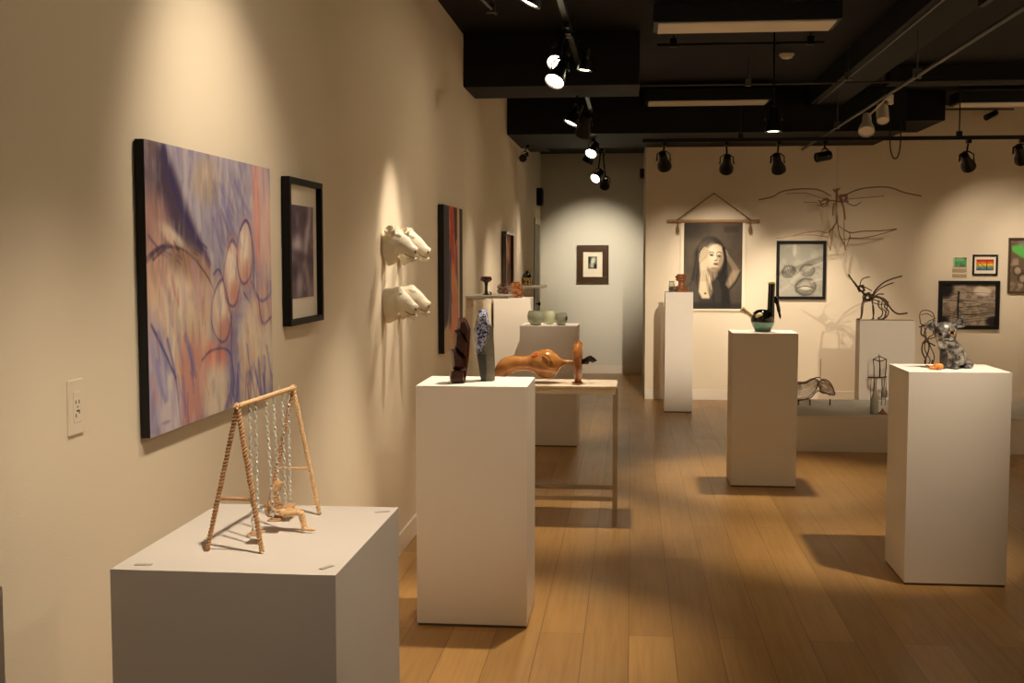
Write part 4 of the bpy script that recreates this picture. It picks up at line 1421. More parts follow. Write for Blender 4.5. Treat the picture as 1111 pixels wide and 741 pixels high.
for pts_, m_ in (([(1017, 358), (1012, 355.5), (1008.5, 352), (1008, 349.5)], 'silver'), ([(1034, 356), (1039, 352), (1042, 347.5), (1045, 346.5)], 'silver')):
    k = bmesh.new()
    sp = [g(x, y, -.03) for x, y in pts_]
    tube(k, [Vector(q) for q in spline([tuple(q) for q in sp], 4)], [.015] * 4 + [.017] * 4 + [.019] * 4 + [.009], 14, [.010] * 4 + [.010] * 4 + [.009] * 4 + [.005])
    obj('ear', clampz(k, HR + .0005), m_, t)
for pts_ in ([(1016, 355), (1015, 351), (1014.2, 346.5)], [(1038, 354.5), (1043.5, 353.6), (1047.5, 353.3)]):
    k = tube(bmesh.new(), [g(x, y, -.04) for x, y in pts_], [.009, .007, .005], 12)
    obj('horn', clampz(k, HR + .0005), 'silver', t)
for x_ in (1020.5, 1033):
    obj('eye', ball(bmesh.new(), g(x_, 361 if x_ > 1030 else 363, -.088 if x_ < 1030 else -.085), .009, 1.1, .6, 1), 'blackgloss', t)
obj('snout_patch', ball(bmesh.new(), g(1032.5, 361.5, -.080), .014, 1.25, .55, .75), 'fruit', t, label='orange glazed patch over one eye')
k = tube(bmesh.new(), [Vector(q) for q in spline([tuple(g(1018.5, 368, -.080)), tuple(g(1023, 370.3, -.094)), tuple(g(1028, 369.2, -.098)), tuple(g(1032, 370.6, -.094)), tuple(g(1036, 368.8, -.082))], 5)], .0028, 8)
obj('mouth_line', clampz(k, HR + .0005), 'blackgloss', t)
for x_ in (1025, 1029.5):
    obj('nostril', ball(bmesh.new(), g(x_, 366.5, -.104), .004, 1, .6, 1, 2), 'blackgloss', t)
c2 = P(1016, 399, Y=6.02); c2.z = HR
t = thing('gourd_piece', 'small orange and gold glazed lump by the feet of the silver animal', 'pottery', c2)
k = bmesh.new()
ball(k, c2 + Vector((.008, 0, .017)), .024, 1.1, .9, .75)
ball(k, c2 + Vector((-.018, -.004, .010)), .014, 1.5, .9, .7)
obj('lump', clampz(k, HR + .0005), 'fruit', t)
obj('stalk', tube(bmesh.new(), [c2 + Vector((-.030, 0, .012)), c2 + Vector((-.045, .006, .020)), c2 + Vector((-.052, .008, .018))], .004, 8), 'amberdark', t)


# ================================================================== WIRE SCULPTURES
def wires(name, label, cat, Y0, base, off, k, groups, m_='wire', z=None):
    """Bent-wire sculpture. groups: {part: [(points in the measured outline, radius, depth offsets)]}; each wire gets its own depth."""
    t = thing(name, label, cat, base)
    for part, lst in groups:
        b = bmesh.new()
        for pts, r, dy0, dy1 in lst:
            n = len(pts)
            q = []
            for i, (x, y) in enumerate(pts):
                f_ = i / max(1, n - 1)
                q.append(tuple(P(off[0] + x / k, off[1] + y / k, Y=Y0 + dy0 + (dy1 - dy0) * f_)))
            sp = spline(q, 5) if n > 2 else q
            tube(b, [Vector(s) for s in sp], r, 6)
        if base.z < 1.5:
            clampz(b, base.z + .0005)
        obj(part, b, m_, t)
    return t


def loops(cx, cy, rx, ry, n, seed, jit=1.0):
    rr = random.Random(seed)
    out = []
    for _ in range(n):
        a0, e = rr.random() * 6.28, .5 + rr.random() * .6
        ph = rr.random() * 3
        pts = []
        for i in range(11):
            th = a0 + i / 10 * 9.4 * e
            x, y = math.cos(th) * rx * e, math.sin(th) * ry * (1.3 - e * .5)
            c_, s__ = math.cos(ph), math.sin(ph)
            pts.append((cx + x * c_ - y * s__ + (rr.random() - .5) * rx * jit, cy + x * s__ + y * c_ + (rr.random() - .5) * ry * jit))
        out.append((pts, .0035, -.05 + rr.random() * .1, -.05 + rr.random() * .1))
    return out


# dragon on the grey plinth
bd = P(955, 347, Y=12.08); bd.z = .985
r_ = .0065
dragon = [
    ('left_wing', [([(290, 290), (200, 215), (150, 150), (100, 75)], .008, 0, -.22), ([(270, 300), (190, 190), (130, 120)], .006, 0, -.2), ([(330, 235), (240, 190), (190, 205)], .005, 0, -.1), ([(210, 190), (235, 120), (310, 95)], .005, 0, .15)]),
    ('right_wing', [([(335, 300), (370, 230), (450, 155), (540, 115), (635, 88)], .008, 0, .20), ([(345, 290), (400, 225), (480, 180), (550, 155)], .006, 0, .18), ([(350, 300), (400, 270), (450, 270)], .006, 0, .1)]),
    ('head', [(p_, .0045, a_, b_) for p_, _, a_, b_ in loops(225, 215, 38, 28, 4, 1, .5)]),
    ('body', [(p_, .004, a_, b_) for p_, _, a_, b_ in loops(295, 300, 46, 34, 7, 2, .6)] + [([(300, 290), (390, 298), (450, 330), (495, 390)], .012, -.03, -.03), ([(300, 320), (370, 330), (420, 350)], .006, .03, .03), ([(330, 310), (400, 300), (460, 320), (500, 360)], .007, .05, .05), ([(340, 350), (390, 370), (460, 370)], .005, .0, .0)]),
    ('front_leg', [([(255, 310), (232, 380), (228, 450), (218, 512), (180, 520)], .0065, -.08, -.08), ([(262, 320), (245, 390), (238, 460), (226, 516)], .005, -.08, -.08)]),
    ('front_leg', [([(330, 330), (348, 400), (352, 460), (340, 520), (320, 526)], .0065, .08, .08), ([(342, 330), (340, 400), (345, 470), (352, 522)], .005, .08, .08)]),
    ('hind_leg', [([(400, 330), (400, 390), (440, 440), (430, 490), (390, 518), (460, 520)], .0065, -.09, -.09), ([(440, 330), (430, 400), (470, 450), (450, 520)], .005, -.09, -.09)]),
    ('hind_leg', [([(480, 350), (460, 400), (500, 440), (480, 500), (440, 514)], .0065, .09, .09), ([(495, 380), (480, 430), (470, 500)], .005, .09, .09)]),
    ('tail', [([(480, 350), (520, 410), (560, 450), (610, 470), (690, 460)], .008, 0, 0), ([(495, 370), (540, 435), (600, 468), (650, 465)], .005, .02, .01)]),
]
wires('wire_dragon', 'winged dragon of bent wire standing on the grey plinth', 'sculpture', 12.08, bd, (910, 290), 9.26, dragon)

# winged figure in front of the far wall
hf = [
    ('body', [([(545, 88), (542, 130), (545, 185)], .014, 0, 0), ([(515, 95), (545, 105), (565, 85)], .008, 0, 0), ([(450, 165), (520, 172), (620, 178)], .008, -.05, .05), ([(520, 100), (555, 140), (570, 180)], .006, 0, 0), ([(540, 185), (545, 270), (548, 330)], .004, 0, 0)] + [(p_, .004, a_, b_) for p_, _, a_, b_ in loops(585, 155, 26, 20, 5, 5)] + [(p_, .0035, a_, b_) for p_, _, a_, b_ in loops(455, 180, 22, 34, 3, 6)]),
    ('upper_wing', [([(20, 165), (110, 145), (180, 108), (300, 92), (420, 98), (505, 140)], .0065, -.35, 0), ([(200, 125), (330, 120), (430, 150), (500, 165)], .0035, -.25, 0), ([(320, 180), (420, 185), (450, 200)], .0035, -.2, 0)]),
    ('upper_wing', [([(600, 132), (690, 95), (800, 80), (900, 84), (1000, 118), (1110, 140)], .0065, 0, -.35), ([(620, 160), (740, 150), (860, 140)], .0035, 0, -.25), ([(610, 185), (660, 205), (705, 180)], .005, 0, -.1)]),
    ('leg', [([(525, 185), (515, 230), (518, 272)], .006, -.05, -.05), ([(545, 268), (540, 320), (520, 345), (510, 420), (498, 505)], .0065, -.05, -.05), ([(528, 345), (500, 380), (480, 440), (500, 505)], .004, -.04, -.04)]),
    ('leg', [([(572, 165), (590, 230), (598, 300)], .010, .05, .05), ([(545, 268), (550, 330), (560, 400), (595, 470), (600, 505)], .0065, .05, .05), ([(555, 340), (600, 370), (632, 400), (605, 480)], .004, .04, .04), ([(590, 300), (592, 400), (595, 470)], .004, .04, .04)]),
    ('lower_wires', [([(140, 422), (240, 405), (330, 385), (420, 375), (480, 385), (520, 345)], .0055, -.2, 0), ([(240, 408), (360, 400), (480, 415)], .0035, -.2, 0)]),  # second, lower pair of outstretched wire curves
    ('lower_wires', [([(590, 365), (640, 385), (720, 375), (840, 372), (945, 360)], .0055, 0, -.2), ([(620, 420), (700, 422), (800, 405), (945, 362)], .0045, 0, -.2)]),
]
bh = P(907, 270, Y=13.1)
th_ = wires('winged_wire_figure', 'winged wire figure suspended before the far wall above the framed drawing', 'sculpture', 13.05, bh, (820, 190), 6.17, hf, 'wirelight')
hk = P(908, 205, Y=13.05)
obj('hanging_wire', tube(bmesh.new(), [hk, Vector((hk.x, hk.y + .02, 2.835))], .0012, 5), 'wirelight', th_)
b = tube(bmesh.new(), [P(907, 220, Y=13.05), P(907, 222, Y=13.35), P(907, 222, Y=YF)], .005, 6)
obj('wall_bracket', b, 'wirelight', th_)

# reclining wire animal on the riser
ya_ = 10.62
bw = P(880, 437, Y=ya_); bw.z = .3
t = thing('reclining_wire_animal', 'low reclining animal of fine wire on the riser, behind the teapot plinth', 'sculpture', bw)


def wire_cage(name, cent, radii, parent, m_='wirelight', nring=20, nlong=10, r=.0022, squash=.8):
    b = bmesh.new()
    sp = spline([(*c_, rr_) for c_, rr_ in zip(cent, radii)], 5)
    pts = [Vector(s[:3]) for s in sp]
    rad = [max(.004, s[3]) for s in sp]
    P_, T, N_ = frames(pts)
    for j in range(nlong):
        th = 2 * PI * j / nlong
        tube(b, [P_[i] + N_[i] * math.cos(th) * rad[i] + T[i].cross(N_[i]) * math.sin(th) * rad[i] * squash for i in range(len(P_))], r * (1.7 if j in (0, nlong // 2) else 1), 5)
    for i in range(0, len(P_), max(1, len(P_) // nring)):
        tube(b, [P_[i] + N_[i] * math.cos(2 * PI * k / 14) * rad[i] + T[i].cross(N_[i]) * math.sin(2 * PI * k / 14) * rad[i] * squash for k in range(14)], r * .8, 4, closed=True)
    return obj(name, b, m_, parent)


q = lambda x, y, dy=0: tuple(P(860 + x / 18.5, 400 + y / 18.5, Y=ya_ + dy))
wire_cage('body', [q(-330, 440), q(-150, 450), q(60, 455), q(200, 440), q(330, 380), q(430, 300), q(520, 270)], [.06, .075, .082, .080, .062, .050, .020], t)
wire_cage('haunch', [q(520, 300), q(600, 320), q(680, 380), q(760, 450), q(840, 530)], [.02, .052, .054, .035, .006], t)
b = bmesh.new()
for pts_, r_ in (([(90, 300), (260, 285), (370, 240), (450, 185), (540, 175)], .006), ([(110, 640), (300, 605), (380, 570), (440, 500), (520, 430)], .007), ([(540, 180), (640, 250), (760, 350), (860, 500)], .004), ([(520, 440), (600, 490), (680, 495), (760, 535)], .006)):
    tube(b, [Vector(s) for s in spline([q(*p_, -.03) for p_ in pts_], 5)], r_ * .75, 6)
obj('outline_wire', b, 'wire', t)
obj('upright_wire', tube(bmesh.new(), [Vector(q(555, 180)), Vector(q(562, -200))], .0025, 6), 'wirelight', t)
for x_ in (120, 350, 750):
    pz_ = Vector(q(x_, 610, -.02))
    obj('foot', tube(bmesh.new(), [pz_, Vector((pz_.x, pz_.y, .303))], .006, 6), 'wire', t)

# wire and glass figure on the riser
yv = 10.12
q = lambda x, y, dy=0: P(935 + x / 9.26, 375 + y / 9.26, Y=yv + dy)
bb = q(165, 655); bb.z = .3
t = thing('wire_and_glass_figure', 'small standing wire figure with hanging glass bottles on the riser', 'sculpture', bb)
b = bmesh.new()
tp = [q(115, 138, 0), q(175, 105, .05), q(248, 138, 0), q(180, 158, -.05)]
tube(b, tp, .0045, 6, closed=True)
for (a_, e_) in ((tp[0], q(122, 315, 0)), (tp[2], q(232, 315, 0)), (tp[3], q(182, 320, -.05)), (tp[1], q(178, 312, .05))):
    tube(b, [a_, a_.lerp(e_, .5) + Vector((.004, 0, 0)), e_], .004, 6)
tube(b, [q(60, 318), q(180, 322), q(250, 312)], .006, 6)
tube(b, [q(172, 85), q(175, 105, .03)], .003, 6)
obj('wire_cage', b, 'wire', t)
for (x_, y0_, y1_, r_, dy) in ((125, 425, 645, .034, -.02), (225, 415, 520, .026, .03)):
    c_ = q(x_, y1_, dy)
    hh = q(x_, y0_, dy).z - c_.z
    if x_ == 125:
        c_.z = .303
    b = lathe(bmesh.new(), [(r_ * .8, 0), (r_, hh * .04), (r_, hh * .55), (r_ * .55, hh * .85), (r_ * .4, hh), (r_ * .32, hh), (r_ * .5, hh * .8), (r_ * .85, hh * .5), (r_ * .85, hh * .08), (.002, hh * .06)], c_, 20)
    obj('bottle', b, 'greyglass', t)
    obj('suspension_wire', tube(bmesh.new(), [Vector((c_.x, c_.y, c_.z + hh * .95)), q(x_, 320, dy * .5)], .003, 6), 'wire', t)
b = bmesh.new()
for x_ in (95, 125, 150):
    tube(b, [q(x_, 320, .02), q(x_ - 8, 460, .03), q(x_ - 6, 600, .04)], .0028, 5)
for x_ in (200, 240):
    tube(b, [q(x_, 320, 0), q(x_ + 5, 430, 0), q(x_ - 4, 600, 0)], .0028, 5)
obj('leg_wire', b, 'wire', t)
c_ = q(208, 668, -.02); c_.z = .3
obj('stand', lathe(bmesh.new(), [(.042, 0), (.042, .005), (.030, .012), (.012, .030), (.004, .045)], c_, 20), 'amberdark', t)
c_ = q(118, 655, -.02); c_.z = .3
obj('stand', lathe(bmesh.new(), [(.032, 0), (.032, .003), (.02, .004)], c_, 20), 'wire', t)

# tall wire figure behind the silver animal
yv = 10.55
q = lambda x, y, dy=0: P(980 + x / 9.26, 330 + y / 9.26, Y=yv + dy)
bb = q(250, 900); bb.z = .3
t = thing('tall_wire_figure', 'tall narrow wire figure standing on the riser behind the silver animal', 'sculpture', bb)
tube_ = lambda b, pts_, r_, d0=0, d1=0: tube(b, [Vector(s) for s in spline([tuple(q(x, y, d0 + (d1 - d0) * i / max(1, len(pts_) - 1))) for i, (x, y) in enumerate(pts_)], 5)], r_, 6)
b = bmesh.new()
tube_(b, [(175, 200), (165, 110), (195, 65), (270, 70), (310, 120), (290, 190), (215, 215), (170, 190)], .004)
tube_(b, [(200, 210), (260, 170), (330, 140)], .004, 0, .05)
tube_(b, [(180, 110), (240, 95), (300, 130)], .003, .05, -.05)
obj('head', b, 'wire', t)
b = bmesh.new()
for k_, pts_ in enumerate([[(190, 200), (180, 300), (230, 340), (195, 400), (190, 480), (230, 560)], [(290, 190), (300, 300), (250, 340), (270, 420), (310, 520), (300, 600)], [(160, 230), (240, 215), (310, 240)], [(175, 290), (240, 345), (330, 330)], [(190, 400), (240, 380), (320, 420)], [(210, 220), (230, 330), (215, 450), (270, 560), (240, 620)], [(260, 200), (210, 300), (260, 420), (230, 540)]]):
    tube_(b, pts_, .0045 if k_ % 2 else .006, -.04 + .012 * k_, .04 - .01 * k_)
obj('torso', b, 'wire', t)
for xs in ((215, 225, 205), (290, 280, 300)):
    b = bmesh.new()
    tube_(b, [(xs[0], 560), (xs[1], 740), (xs[2], 905)], .006, -.02, .02)
    tube_(b, [(xs[0] + 14, 560), (xs[1] - 8, 740), (xs[2] + 12, 905)], .004, .02, -.02)
    e_ = q(xs[2], 905)
    tube(b, [e_, Vector((e_.x, e_.y, .304)), Vector((e_.x + .03, e_.y - .02, .304))], .005, 6)
    obj('leg', b, 'wire', t)


# ================================================================== TRACKS, LAMPS
WARM = (1.0, 0.815, 0.62)


def rail(name, label, a, b_, rods, m_='rod', r=.014, zc=ZC, cat='track', canopy=True):
    t = thing(name, label, cat, a)
    a, b_ = Vector(a), Vector(b_)
    d_ = (b_ - a).normalized()
    bm = bmesh.new()
    if cat == 'track':
        w = Vector((0, 0, 1)).cross(d_) * .017
        hgt = Vector((0, 0, .018))
        v = [bm.verts.new(p_ + sx_ * w + sz_ * hgt) for p_ in (a, b_) for sx_, sz_ in ((-1, 0), (1, 0), (1, 2), (-1, 2))]
        for f_ in ((0, 1, 2, 3), (7, 6, 5, 4), (0, 4, 5, 1), (1, 5, 6, 2), (2, 6, 7, 3), (3, 7, 4, 0)):
            bm.faces.new([v[i] for i in f_])
        obj('channel', bm, m_, t, smooth=False)
    else:
        tube(bm, [a, b_], r, 12)
        obj('pipe', bm, m_, t)
    for p_ in rods:
        p_ = Vector(p_)
        obj('rod', tube(bmesh.new(), [p_, Vector((p_.x, p_.y, zc))], .006, 8), m_, t)
        if canopy:
            obj('clamp', bx(p_.x - .025, p_.x + .025, p_.y - .02, p_.y + .02, p_.z - .006 if cat == 'track' else p_.z - .016, p_.z + .045), m_, t, smooth=False)
    return t


TXX = -.40
rail('lighting_track', 'black ceiling track running along the left wall with lit spotlights', (TXX, 1.0, 3.02), (TXX, 13.2, 3.02), [(TXX, 2.0, 3.05), (TXX, 5.5, 3.05), (TXX, 8.2, 3.05)])
rail('lighting_track', 'black track crossing in front of the far wall with five spotlights', (.10, 11.8, 2.735), (4.9, 11.8, 2.735), [(3.12, 11.8, 2.77), (1.05, 11.8, 2.77), (4.7, 11.8, 2.77)])
rail('lighting_track', 'short black track inside the alcove', (-.36, 13.5, 2.93), (-.36, 15.6, 2.93), [(-.36, 14.2, 2.96)], zc=3.02)
rail('lighting_track', 'black ceiling track over the middle plinths', (1.95, 3.0, 3.02), (1.95, 7.0, 3.02), [(1.95, 3.5, 3.05), (1.95, 6.5, 3.05)], zc=3.08)


def spotlight(label, pos, aim, mount, power=0, size=R(48), blend=.9, lens='lens', m_='metal_black', scale=1.0, color=WARM, radius=.035, shape='par', yoke=True, group=None):
    """pos: centre of the lens; aim: the point it looks at; mount: point on the track."""
    pos, aim, mount = Vector(pos), Vector(aim), Vector(mount)
    d_ = (aim - pos).normalized()
    t = thing('track_spotlight', label, 'spotlight', mount, group)
    s = scale
    L = .15 * s
    c_ = pos - d_ * L
    if shape == 'par':
        pr = [(.012, -.03), (.030, -.025), (.034, 0), (.036, .05), (.050, .09), (.060, .12), (.062, .15), (.058, .152), (.056, .143)]
    else:
        pr = [(.02, -.01), (.045, 0), (.048, .02), (.048, .15), (.044, .152), (.043, .143)]
    b = lathe(bmesh.new(), [(a_ * s, z_ * s) for a_, z_ in pr], c_, 24, d_, cap=False)
    obj('housing', b, m_, t)
    rl = (.055 if shape == 'par' else .043) * s
    b = lathe(bmesh.new(), [(rl, .140 * s), (rl * .7, .146 * s), (rl * .3, .149 * s), (.001, .150 * s)], c_, 24, d_, cap=False)
    obj('lens', b, lens, t)
    # yoke
    side = d_.cross(Vector((0, 0, 1)))
    side = side.normalized() if side.length > .05 else Vector((1, 0, 0))
    pv = c_ + d_ * .06 * s
    top = Vector((pv.x, pv.y, pv.z)) + Vector((0, 0, .075 * s))
    if yoke:
        ypts = [pv + side * .056 * s, pv + side * .056 * s + Vector((0, 0, .05 * s)), top + side * .02 * s, top - side * .02 * s, pv - side * .056 * s + Vector((0, 0, .05 * s)), pv - side * .056 * s]
        obj('yoke', tube(bmesh.new(), ypts, .005 * s, 8, .009 * s), m_, t)
        for sg in (-1, 1):
            kb = lathe(bmesh.new(), [(.010 * s, 0), (.010 * s, .008 * s), (.004 * s, .010 * s)], pv + side * .056 * s * sg, 10, side * sg)
            obj('knob', kb, 'pipe' if m_ == 'metal_black' else m_, t)
    st = bmesh.new()
    tube(st, [top if yoke else c_, mount], .008 * s, 10)
    obj('stem', st, m_, t)
    obj('adapter', bx(mount.x - .02, mount.x + .02, mount.y - .035, mount.y + .035, mount.z - .035, mount.z), m_, t, smooth=False, bevel=.003)
    if power:
        ld = bpy.data.lights.new('spot_beam', 'SPOT')
        ld.energy = power
        ld.color = color
        ld.spot_size = size
        ld.spot_blend = blend
        ld.shadow_soft_size = radius
        lo = bpy.data.objects.new('spot_beam', ld)
        COL.objects.link(lo)
        lo.parent = t
        lo.location = pos + d_ * .012 - mount
        lo.rotation_euler = d_.to_track_quat('-Z', 'Y').to_euler()
    return t


def TP(px, py, X=None, Y=None):
    return P(px, py, X=X, Y=Y)


def tk(x, y, z=3.02):
    return (x, y, z)


PW = 1.6
# off-frame lamps nearer than the picture's edge, on the left track
spotlight('black spotlight above the frame, aimed down at the swing set', (-.22, 1.82, 2.85), (-.70, 2.50, 1.02), tk(TXX, 1.80), 120 * PW, R(56), 1.0)
spotlight('black spotlight above the frame, aimed at the abstract canvas', (-.34, 3.15, 2.80), (-1.25, 3.5, 1.68), tk(TXX, 3.15), 44 * PW, R(72), 1.0)
spotlight('black spotlight above the frame, lighting the first plinth', (-.24, 5.50, 2.84), (-.62, 4.95, .7), tk(TXX, 5.40), 150 * PW, R(50), .8)
# lamps seen on the left track
a = TP(574, 4, Y=6.1)
spotlight('lit black spotlight cut by the top edge of the photo', a, (-1.25, 6.08, 1.45), tk(TXX, 6.16), 66 * PW, R(34), .75)
a = TP(603.5, 69, Y=7.32)
spotlight('lit black spotlight, upper of the close pair near the first black beam', a, (-.95, 5.6, 1.2), tk(TXX, 7.5), 45 * PW, R(38), .9)
a = TP(601.5, 88.5, Y=7.10)
spotlight('lit black spotlight, lower of the close pair near the first black beam', a, (-1.1, 5.9, 1.1), tk(TXX, 7.2), 25 * PW, R(60), 1.0)
a = TP(619, 134, Y=9.3)
spotlight('lit black spotlight seen nearly edge-on beyond the first beam', a, (-1.25, 9.02, 1.1), tk(TXX, 9.35), 22 * PW, R(46), 1.0)
a = TP(632, 146, Y=9.5)
spotlight('black spotlight facing away, just right of the edge-on lit one', a, (-.98, 10.9, .75), tk(TXX, 9.62), 105 * PW, R(56), 1.0, 'darklens')
a = TP(641, 167, Y=12.3)
spotlight('lit black spotlight facing forward in front of the alcove', a, (-1.1, 10.6, 1.1), (TXX, 12.4, 2.835), 45 * PW, R(42), 1.0)
a = TP(637, 176, Y=13.0)
spotlight('dark spotlight just below the forward-facing lit one', a, (-1.25, 13.2, 1.2), (TXX, 13.0, 2.835), 25 * PW, R(50), 1.0, 'darklens')
a = TP(645.5, 194, Y=14.0)
spotlight('lit black spotlight in the alcove facing left', a, (-1.25, 12.6, 1.5), (-.36, 14.1, 2.93), 26 * PW, R(46), 1.0)
a = TP(656, 202, Y=14.5)
spotlight('spotlight with a glowing rim, lowest of the row in the alcove', a, (-.52, 16.3, 1.50), (-.36, 14.5, 2.93), 118 * PW, R(56), 1.0, 'dimlens', color=(1, .84, .62))
# lamp above the long amber sculpture
spotlight('black spotlight on the left track above the table', (-.29, 7.24, 2.74), (-.50, 7.2, .84), tk(TXX, 7.4), 120 * PW, R(46), .9, scale=.75)
# centre lamps
a = P(839, 143, Y=8.72)
spotlight('downward spotlight over the teapot plinth, its lit lens seen edge-on', a, (1.0, 8.65, 0), (a.x, 8.74, 3.26), 105 * PW, R(56), .75)
spotlight('black spotlight above the frame, aimed at the silver animal', (1.97, 5.32, 2.85), (1.52, 6.15, 1.16), (1.95, 5.2, 3.02), 200 * PW, R(40), 1.0)
# lamps on the far track, seen from behind
FT = 2.735
far = [(721, 178, 'boxy black spotlight at the left end of the far track', (.55, YF, 1.45), 30, R(50)),
       (788, 181, 'black spotlight on the far track above the portrait scroll', (.98, YF, 1.55), 62, R(46)),
       (845, 182, 'black spotlight on the far track above the framed drawing', (1.93, YF, .85), 125, R(56)),
       (1051, 178, 'black spotlight on the far track above the tree photo', (4.05, YF, 1.5), 46, R(66)),
       (1109, 171, 'black spotlight on the far track cut by the right edge', (4.6, YF, 1.3), 40, R(60))]
for px, py, lb, aim, pw, sz in far:
    a = P(px, py + 3, Y=11.95)
    spotlight(lb, a, aim, (P(px, 156, Y=11.8).x, 11.8, FT), pw * PW, sz, 1.0, 'darklens', scale=1.15)
a = P(903, 168, Y=11.75)
spotlight('slim black spotlight tilted sideways on the far track', P(886, 171, Y=11.75), P(700, 205, Y=11.0), (P(895, 156, Y=11.8).x, 11.8, FT), 0, lens='darklens', shape='can', scale=1.0)
# small dark lamp on the left wall by the alcove
a = P(570, 170, Y=12.95)
spotlight('small dark spotlight under the black beam beside the left wall', P(567, 172, Y=12.9), P(540, 200, Y=12.3), (P(573, 160, Y=13.0).x, 13.0, 2.835), 0, lens='darklens', scale=.7)
# white lamps on the pipe
PXX = 1.84
for px, py, aim, lb in ((940, 143, (938, 200), 'white lamp head on the pipe, left and lower one'), (958, 131, (962, 190), 'white lamp head on the pipe, right and upper one')):
    yq = 9.0 if px < 950 else 9.28
    a = P(px, py, Y=yq)
    spotlight(lb, a + Vector((0, 0, -.0)), P(*aim, Y=yq - .3), (PXX + (.04 if px < 950 else .10), yq, 2.80), 0, lens='fluor', m_='lampwhite', scale=.95, shape='can' if px > 950 else 'par', yoke=False)
    # socket is its own white housing

# unseen lamps and a track for them, added outside the frame as fill light
rail('lighting_track', 'unseen black track added along the right side for the fill spotlights', (4.35, .5, 3.02), (4.35, 11.2, 3.02), [(4.35, 2, 3.05), (4.35, 7, 3.05)])
for yy_ in (2.5, 5.0, 7.6, 10.3):
    spotlight('added fill spotlight at the right side of the hall, %s' % {2.5: 'nearest', 5.0: 'second from the camera', 7.6: 'third from the camera', 10.3: 'farthest'}[yy_],
              (4.45, yy_, 2.85), (5.6, yy_ + .2, 1.4), (4.35, yy_, 3.02), 215, R(110), 1.0)
spotlight('added fill spotlight above the frame, washing the left wall near the camera', (1.90, 4.2, 2.88), (-1.25, 2.6, 1.7), (1.95, 4.2, 3.02), 44, R(84), 1.0)
spotlight('added fill spotlight above the frame, washing the left wall farther on', (1.90, 5.7, 2.90), (-1.25, 7.8, 1.3), (1.95, 5.7, 3.02), 60, R(62), 1.0)
spotlight('added fill spotlight above the frame, lighting the front of the sculpture plinth', (.45, 2.2, 2.9), (-.64, 5.0, .86), (.45, 2.1, 3.26), 120, R(24), 1.0)
spotlight('added fill spotlight above the frame, lighting the open floor', (.75, 5.0, 2.9), (.35, 6.8, 0), (.75, 5.0, 3.26), 16, R(80), 1.0)
spotlight('added fill spotlight above the frame at the right, lighting the far wall', (3.0, 5.9, 2.98), (2.35, 12.4, .70), (3.0, 5.8, 3.26), 640, R(33), 1.0)
spotlight('added fill spotlight above the frame, lighting the slim column plinth', (.9, 5.7, 2.98), (.48, 12.3, 1.05), (.9, 5.6, 3.26), 1600, R(18), 1.0)

# pipes
rail('ceiling_pipe', 'grey conduit running away under the ceiling at the right', (PXX, 2.5, 2.80), (PXX, 13.2, 2.78), [(PXX, 5.0, 2.80), (PXX, 8.0, 2.79), (PXX, 11.0, 2.785)], 'pipe', .013, 3.08, 'pipe')
rail('ceiling_pipe', 'thinner grey conduit higher up, left of the long one', (1.665, 3.0, 3.0), (1.665, 11.0, 3.0), [(1.665, 6.0, 3.0), (1.665, 9.5, 3.0)], 'pipe', .008, ZC, 'pipe')
rail('ceiling_pipe', 'thin dark pipe crossing the ceiling from side to side', (-.30, 10.0, 3.035), (5.4, 10.0, 3.035), [(.95, 10.0, 3.035), (3.9, 10.0, 3.035), (-.2, 10, 3.035)], 'pipe', .008, ZC, 'pipe')
rail('ceiling_pipe', 'short grey pipe descending across the upper left ceiling', (-1.02, 5.2, 3.10), (-.80, 7.0, 3.04), [(-.82, 6.9, 3.04)], 'pipe', .010, ZC, 'pipe')
rail('ceiling_strut', 'thin black strut under the ceiling before the crossing pipe', (.18, 9.0, 3.19), (1.40, 9.0, 3.19), [(.3, 9.0, 3.19), (1.3, 9.0, 3.19)], 'rod', .010, ZC, 'strut')
# cable loop
cpts = [tuple(P(965.5, 140, Y=11.6)), tuple(P(966, 160, Y=11.6)), tuple(P(969, 171, Y=11.6)), tuple(P(974, 170, Y=11.6)), tuple(P(977, 155, Y=11.6)), tuple(P(977, 136, Y=11.6))]
cb = spline(cpts, 6)
cb = [(cb[0][0], cb[0][1], ZC)] + cb + [(cb[-1][0], cb[-1][1], ZC)]
o = obj('cable_loop', tube(bmesh.new(), [Vector(p_) for p_ in cb], .006, 6), 'rod', None, (cb[0][0], 11.6, 2.6))
tag(o, 'slack black cable looping below the far black duct', 'cable')


# unlit fluorescent fixtures
def fixture(label, x0, x1, y0, y1, z):
    t = thing('fluorescent_fixture', label, 'ceiling light', ((x0 + x1) / 2, (y0 + y1) / 2, z + .16))
    obj('housing', bx(x0 - .03, x1 + .03, y0 - .03, y1 + .03, z, z + .11), 'rod', t, smooth=False, bevel=.004)
    obj('diffuser', bx(x0, x1, y0, y1, z - .012, z + .0), 'fluor', t, smooth=False, bevel=.003)
    for x in (x0 + .15, x1 - .15):
        obj('hanger', tube(bmesh.new(), [Vector((x, (y0 + y1) / 2, z + .11)), Vector((x, (y0 + y1) / 2, ZC))], .006, 6), 'rod', t)


fixture('unlit fluorescent fixture nearest at the top centre of the photo', .16, 1.27, 7.68, 8.0, 3.10)
fixture('unlit fluorescent fixture over the middle of the hall, beyond the crossing pipe', .15, 1.27, 11.42, 11.74, 3.09)
fixture('unlit fluorescent fixture at the right edge near the far wall', 3.16, 4.3, 11.93, 12.2, 3.10)

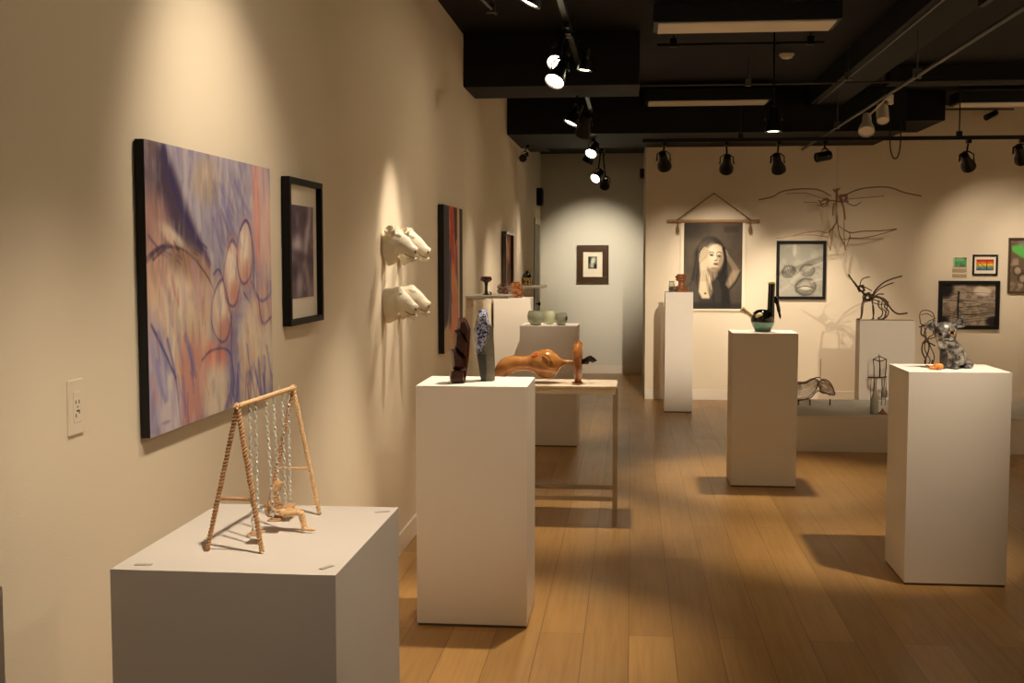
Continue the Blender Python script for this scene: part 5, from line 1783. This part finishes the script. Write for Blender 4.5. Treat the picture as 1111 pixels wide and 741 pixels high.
# smoke detector
c = P(853.5, 58, Z=ZC)
t = thing('smoke_detector', 'round cream smoke detector on the black ceiling', 'smoke detector', c)
obj('base', lathe(bmesh.new(), [(.060, 0), (.062, -.012), (.058, -.018)], c, 28), 'lampwhite', t)
obj('cap', lathe(bmesh.new(), [(.052, -.018), (.046, -.034), (.030, -.042), (.004, -.044)], c, 28), 'lampwhite', t)
# sprinkler V
c = P(1029, 86, Z=3.2)
t = thing('sprinkler_head', 'small grey sprinkler head under the dark ceiling at the right', 'sprinkler', Vector((c.x, c.y, ZC)))
obj('stem', tube(bmesh.new(), [Vector((c.x, c.y, ZC)), c], .009, 8), 'pipe', t)
obj('deflector', lathe(bmesh.new(), [(.008, 0), (.055, .018), (.058, .020), (.010, -.004)], c + Vector((0, 0, -.01)), 16), 'pipe', t)
# camera near far wall
c = P(1077, 125, Y=13.2)
t = thing('security_camera', 'small dark camera fixed high on the far wall at the right', 'camera', Vector((c.x, YF, c.z)))
obj('bracket', tube(bmesh.new(), [Vector((c.x, YF, c.z + .03)), c], .010, 8), 'rod', t)
b = bmesh.new()
tube(b, [c + Vector((.04, .03, .03)), c + Vector((-.09, -.08, -.035))], .032, 14)
obj('housing', b, 'metal_black', t)
obj('lens', tube(bmesh.new(), [c + Vector((-.088, -.078, -.034)), c + Vector((-.096, -.085, -.037))], .018, 12), 'darklens', t)
# conduit on far wall under fixture
o = obj('wall_conduit', tube(bmesh.new(), [P(1023, 118.5, Y=13.38), P(1100, 118.5, Y=13.38)], .010, 8), 'pipe', None, P(1060, 118.5, Y=13.4))
tag(o, 'thin pale conduit along the top of the far wall', 'conduit')
# alcove boxes
b0 = P(584.5, 214, Y=15.7)
t = thing('wall_speaker', 'small black speaker box high on the left wall at the alcove corner', 'speaker', (XW, 15.7, b0.z))
obj('cabinet', bx(XW, XW + .075, 15.60, 15.84, b0.z - .11, b0.z + .12), 'metal_black', t, smooth=False, bevel=.006)
obj('grille', bx(XW + .075, XW + .080, 15.62, 15.82, b0.z - .09, b0.z + .10), 'rod', t, smooth=False)
b0 = P(694, 188.5, Y=15.5)
t = thing('wall_sensor', 'small brown sensor box at the right side of the alcove', 'sensor', (XA, 15.5, b0.z))
obj('case', bx(XA - .06, XA, 15.42, 15.56, b0.z - .065, b0.z + .06), 'brownframe', t, smooth=False, bevel=.006)
obj('window', bx(XA - .055, XA - .01, 15.415, 15.42, b0.z - .04, b0.z), 'darklens', t, smooth=False)

# ================================================================== WORLD / RENDER
w = bpy.data.worlds.new('world')
scene.world = w
w.use_nodes = True
w.node_tree.nodes['Background'].inputs[0].default_value = (0.5, 0.42, 0.33, 1)
w.node_tree.nodes['Background'].inputs[1].default_value = 0.05
scene.view_settings.view_transform = 'Standard'
scene.view_settings.look = 'None'
scene.view_settings.exposure = 0.0
scene.view_settings.gamma = 1
scene.view_settings.use_curve_mapping = False
scene.cycles.use_denoising = True
scene.cycles.max_bounces = 8
scene.cycles.diffuse_bounces = 6
scene.cycles.sample_clamp_indirect = 6
scene.cycles.caustics_reflective = False
scene.cycles.caustics_refractive = False
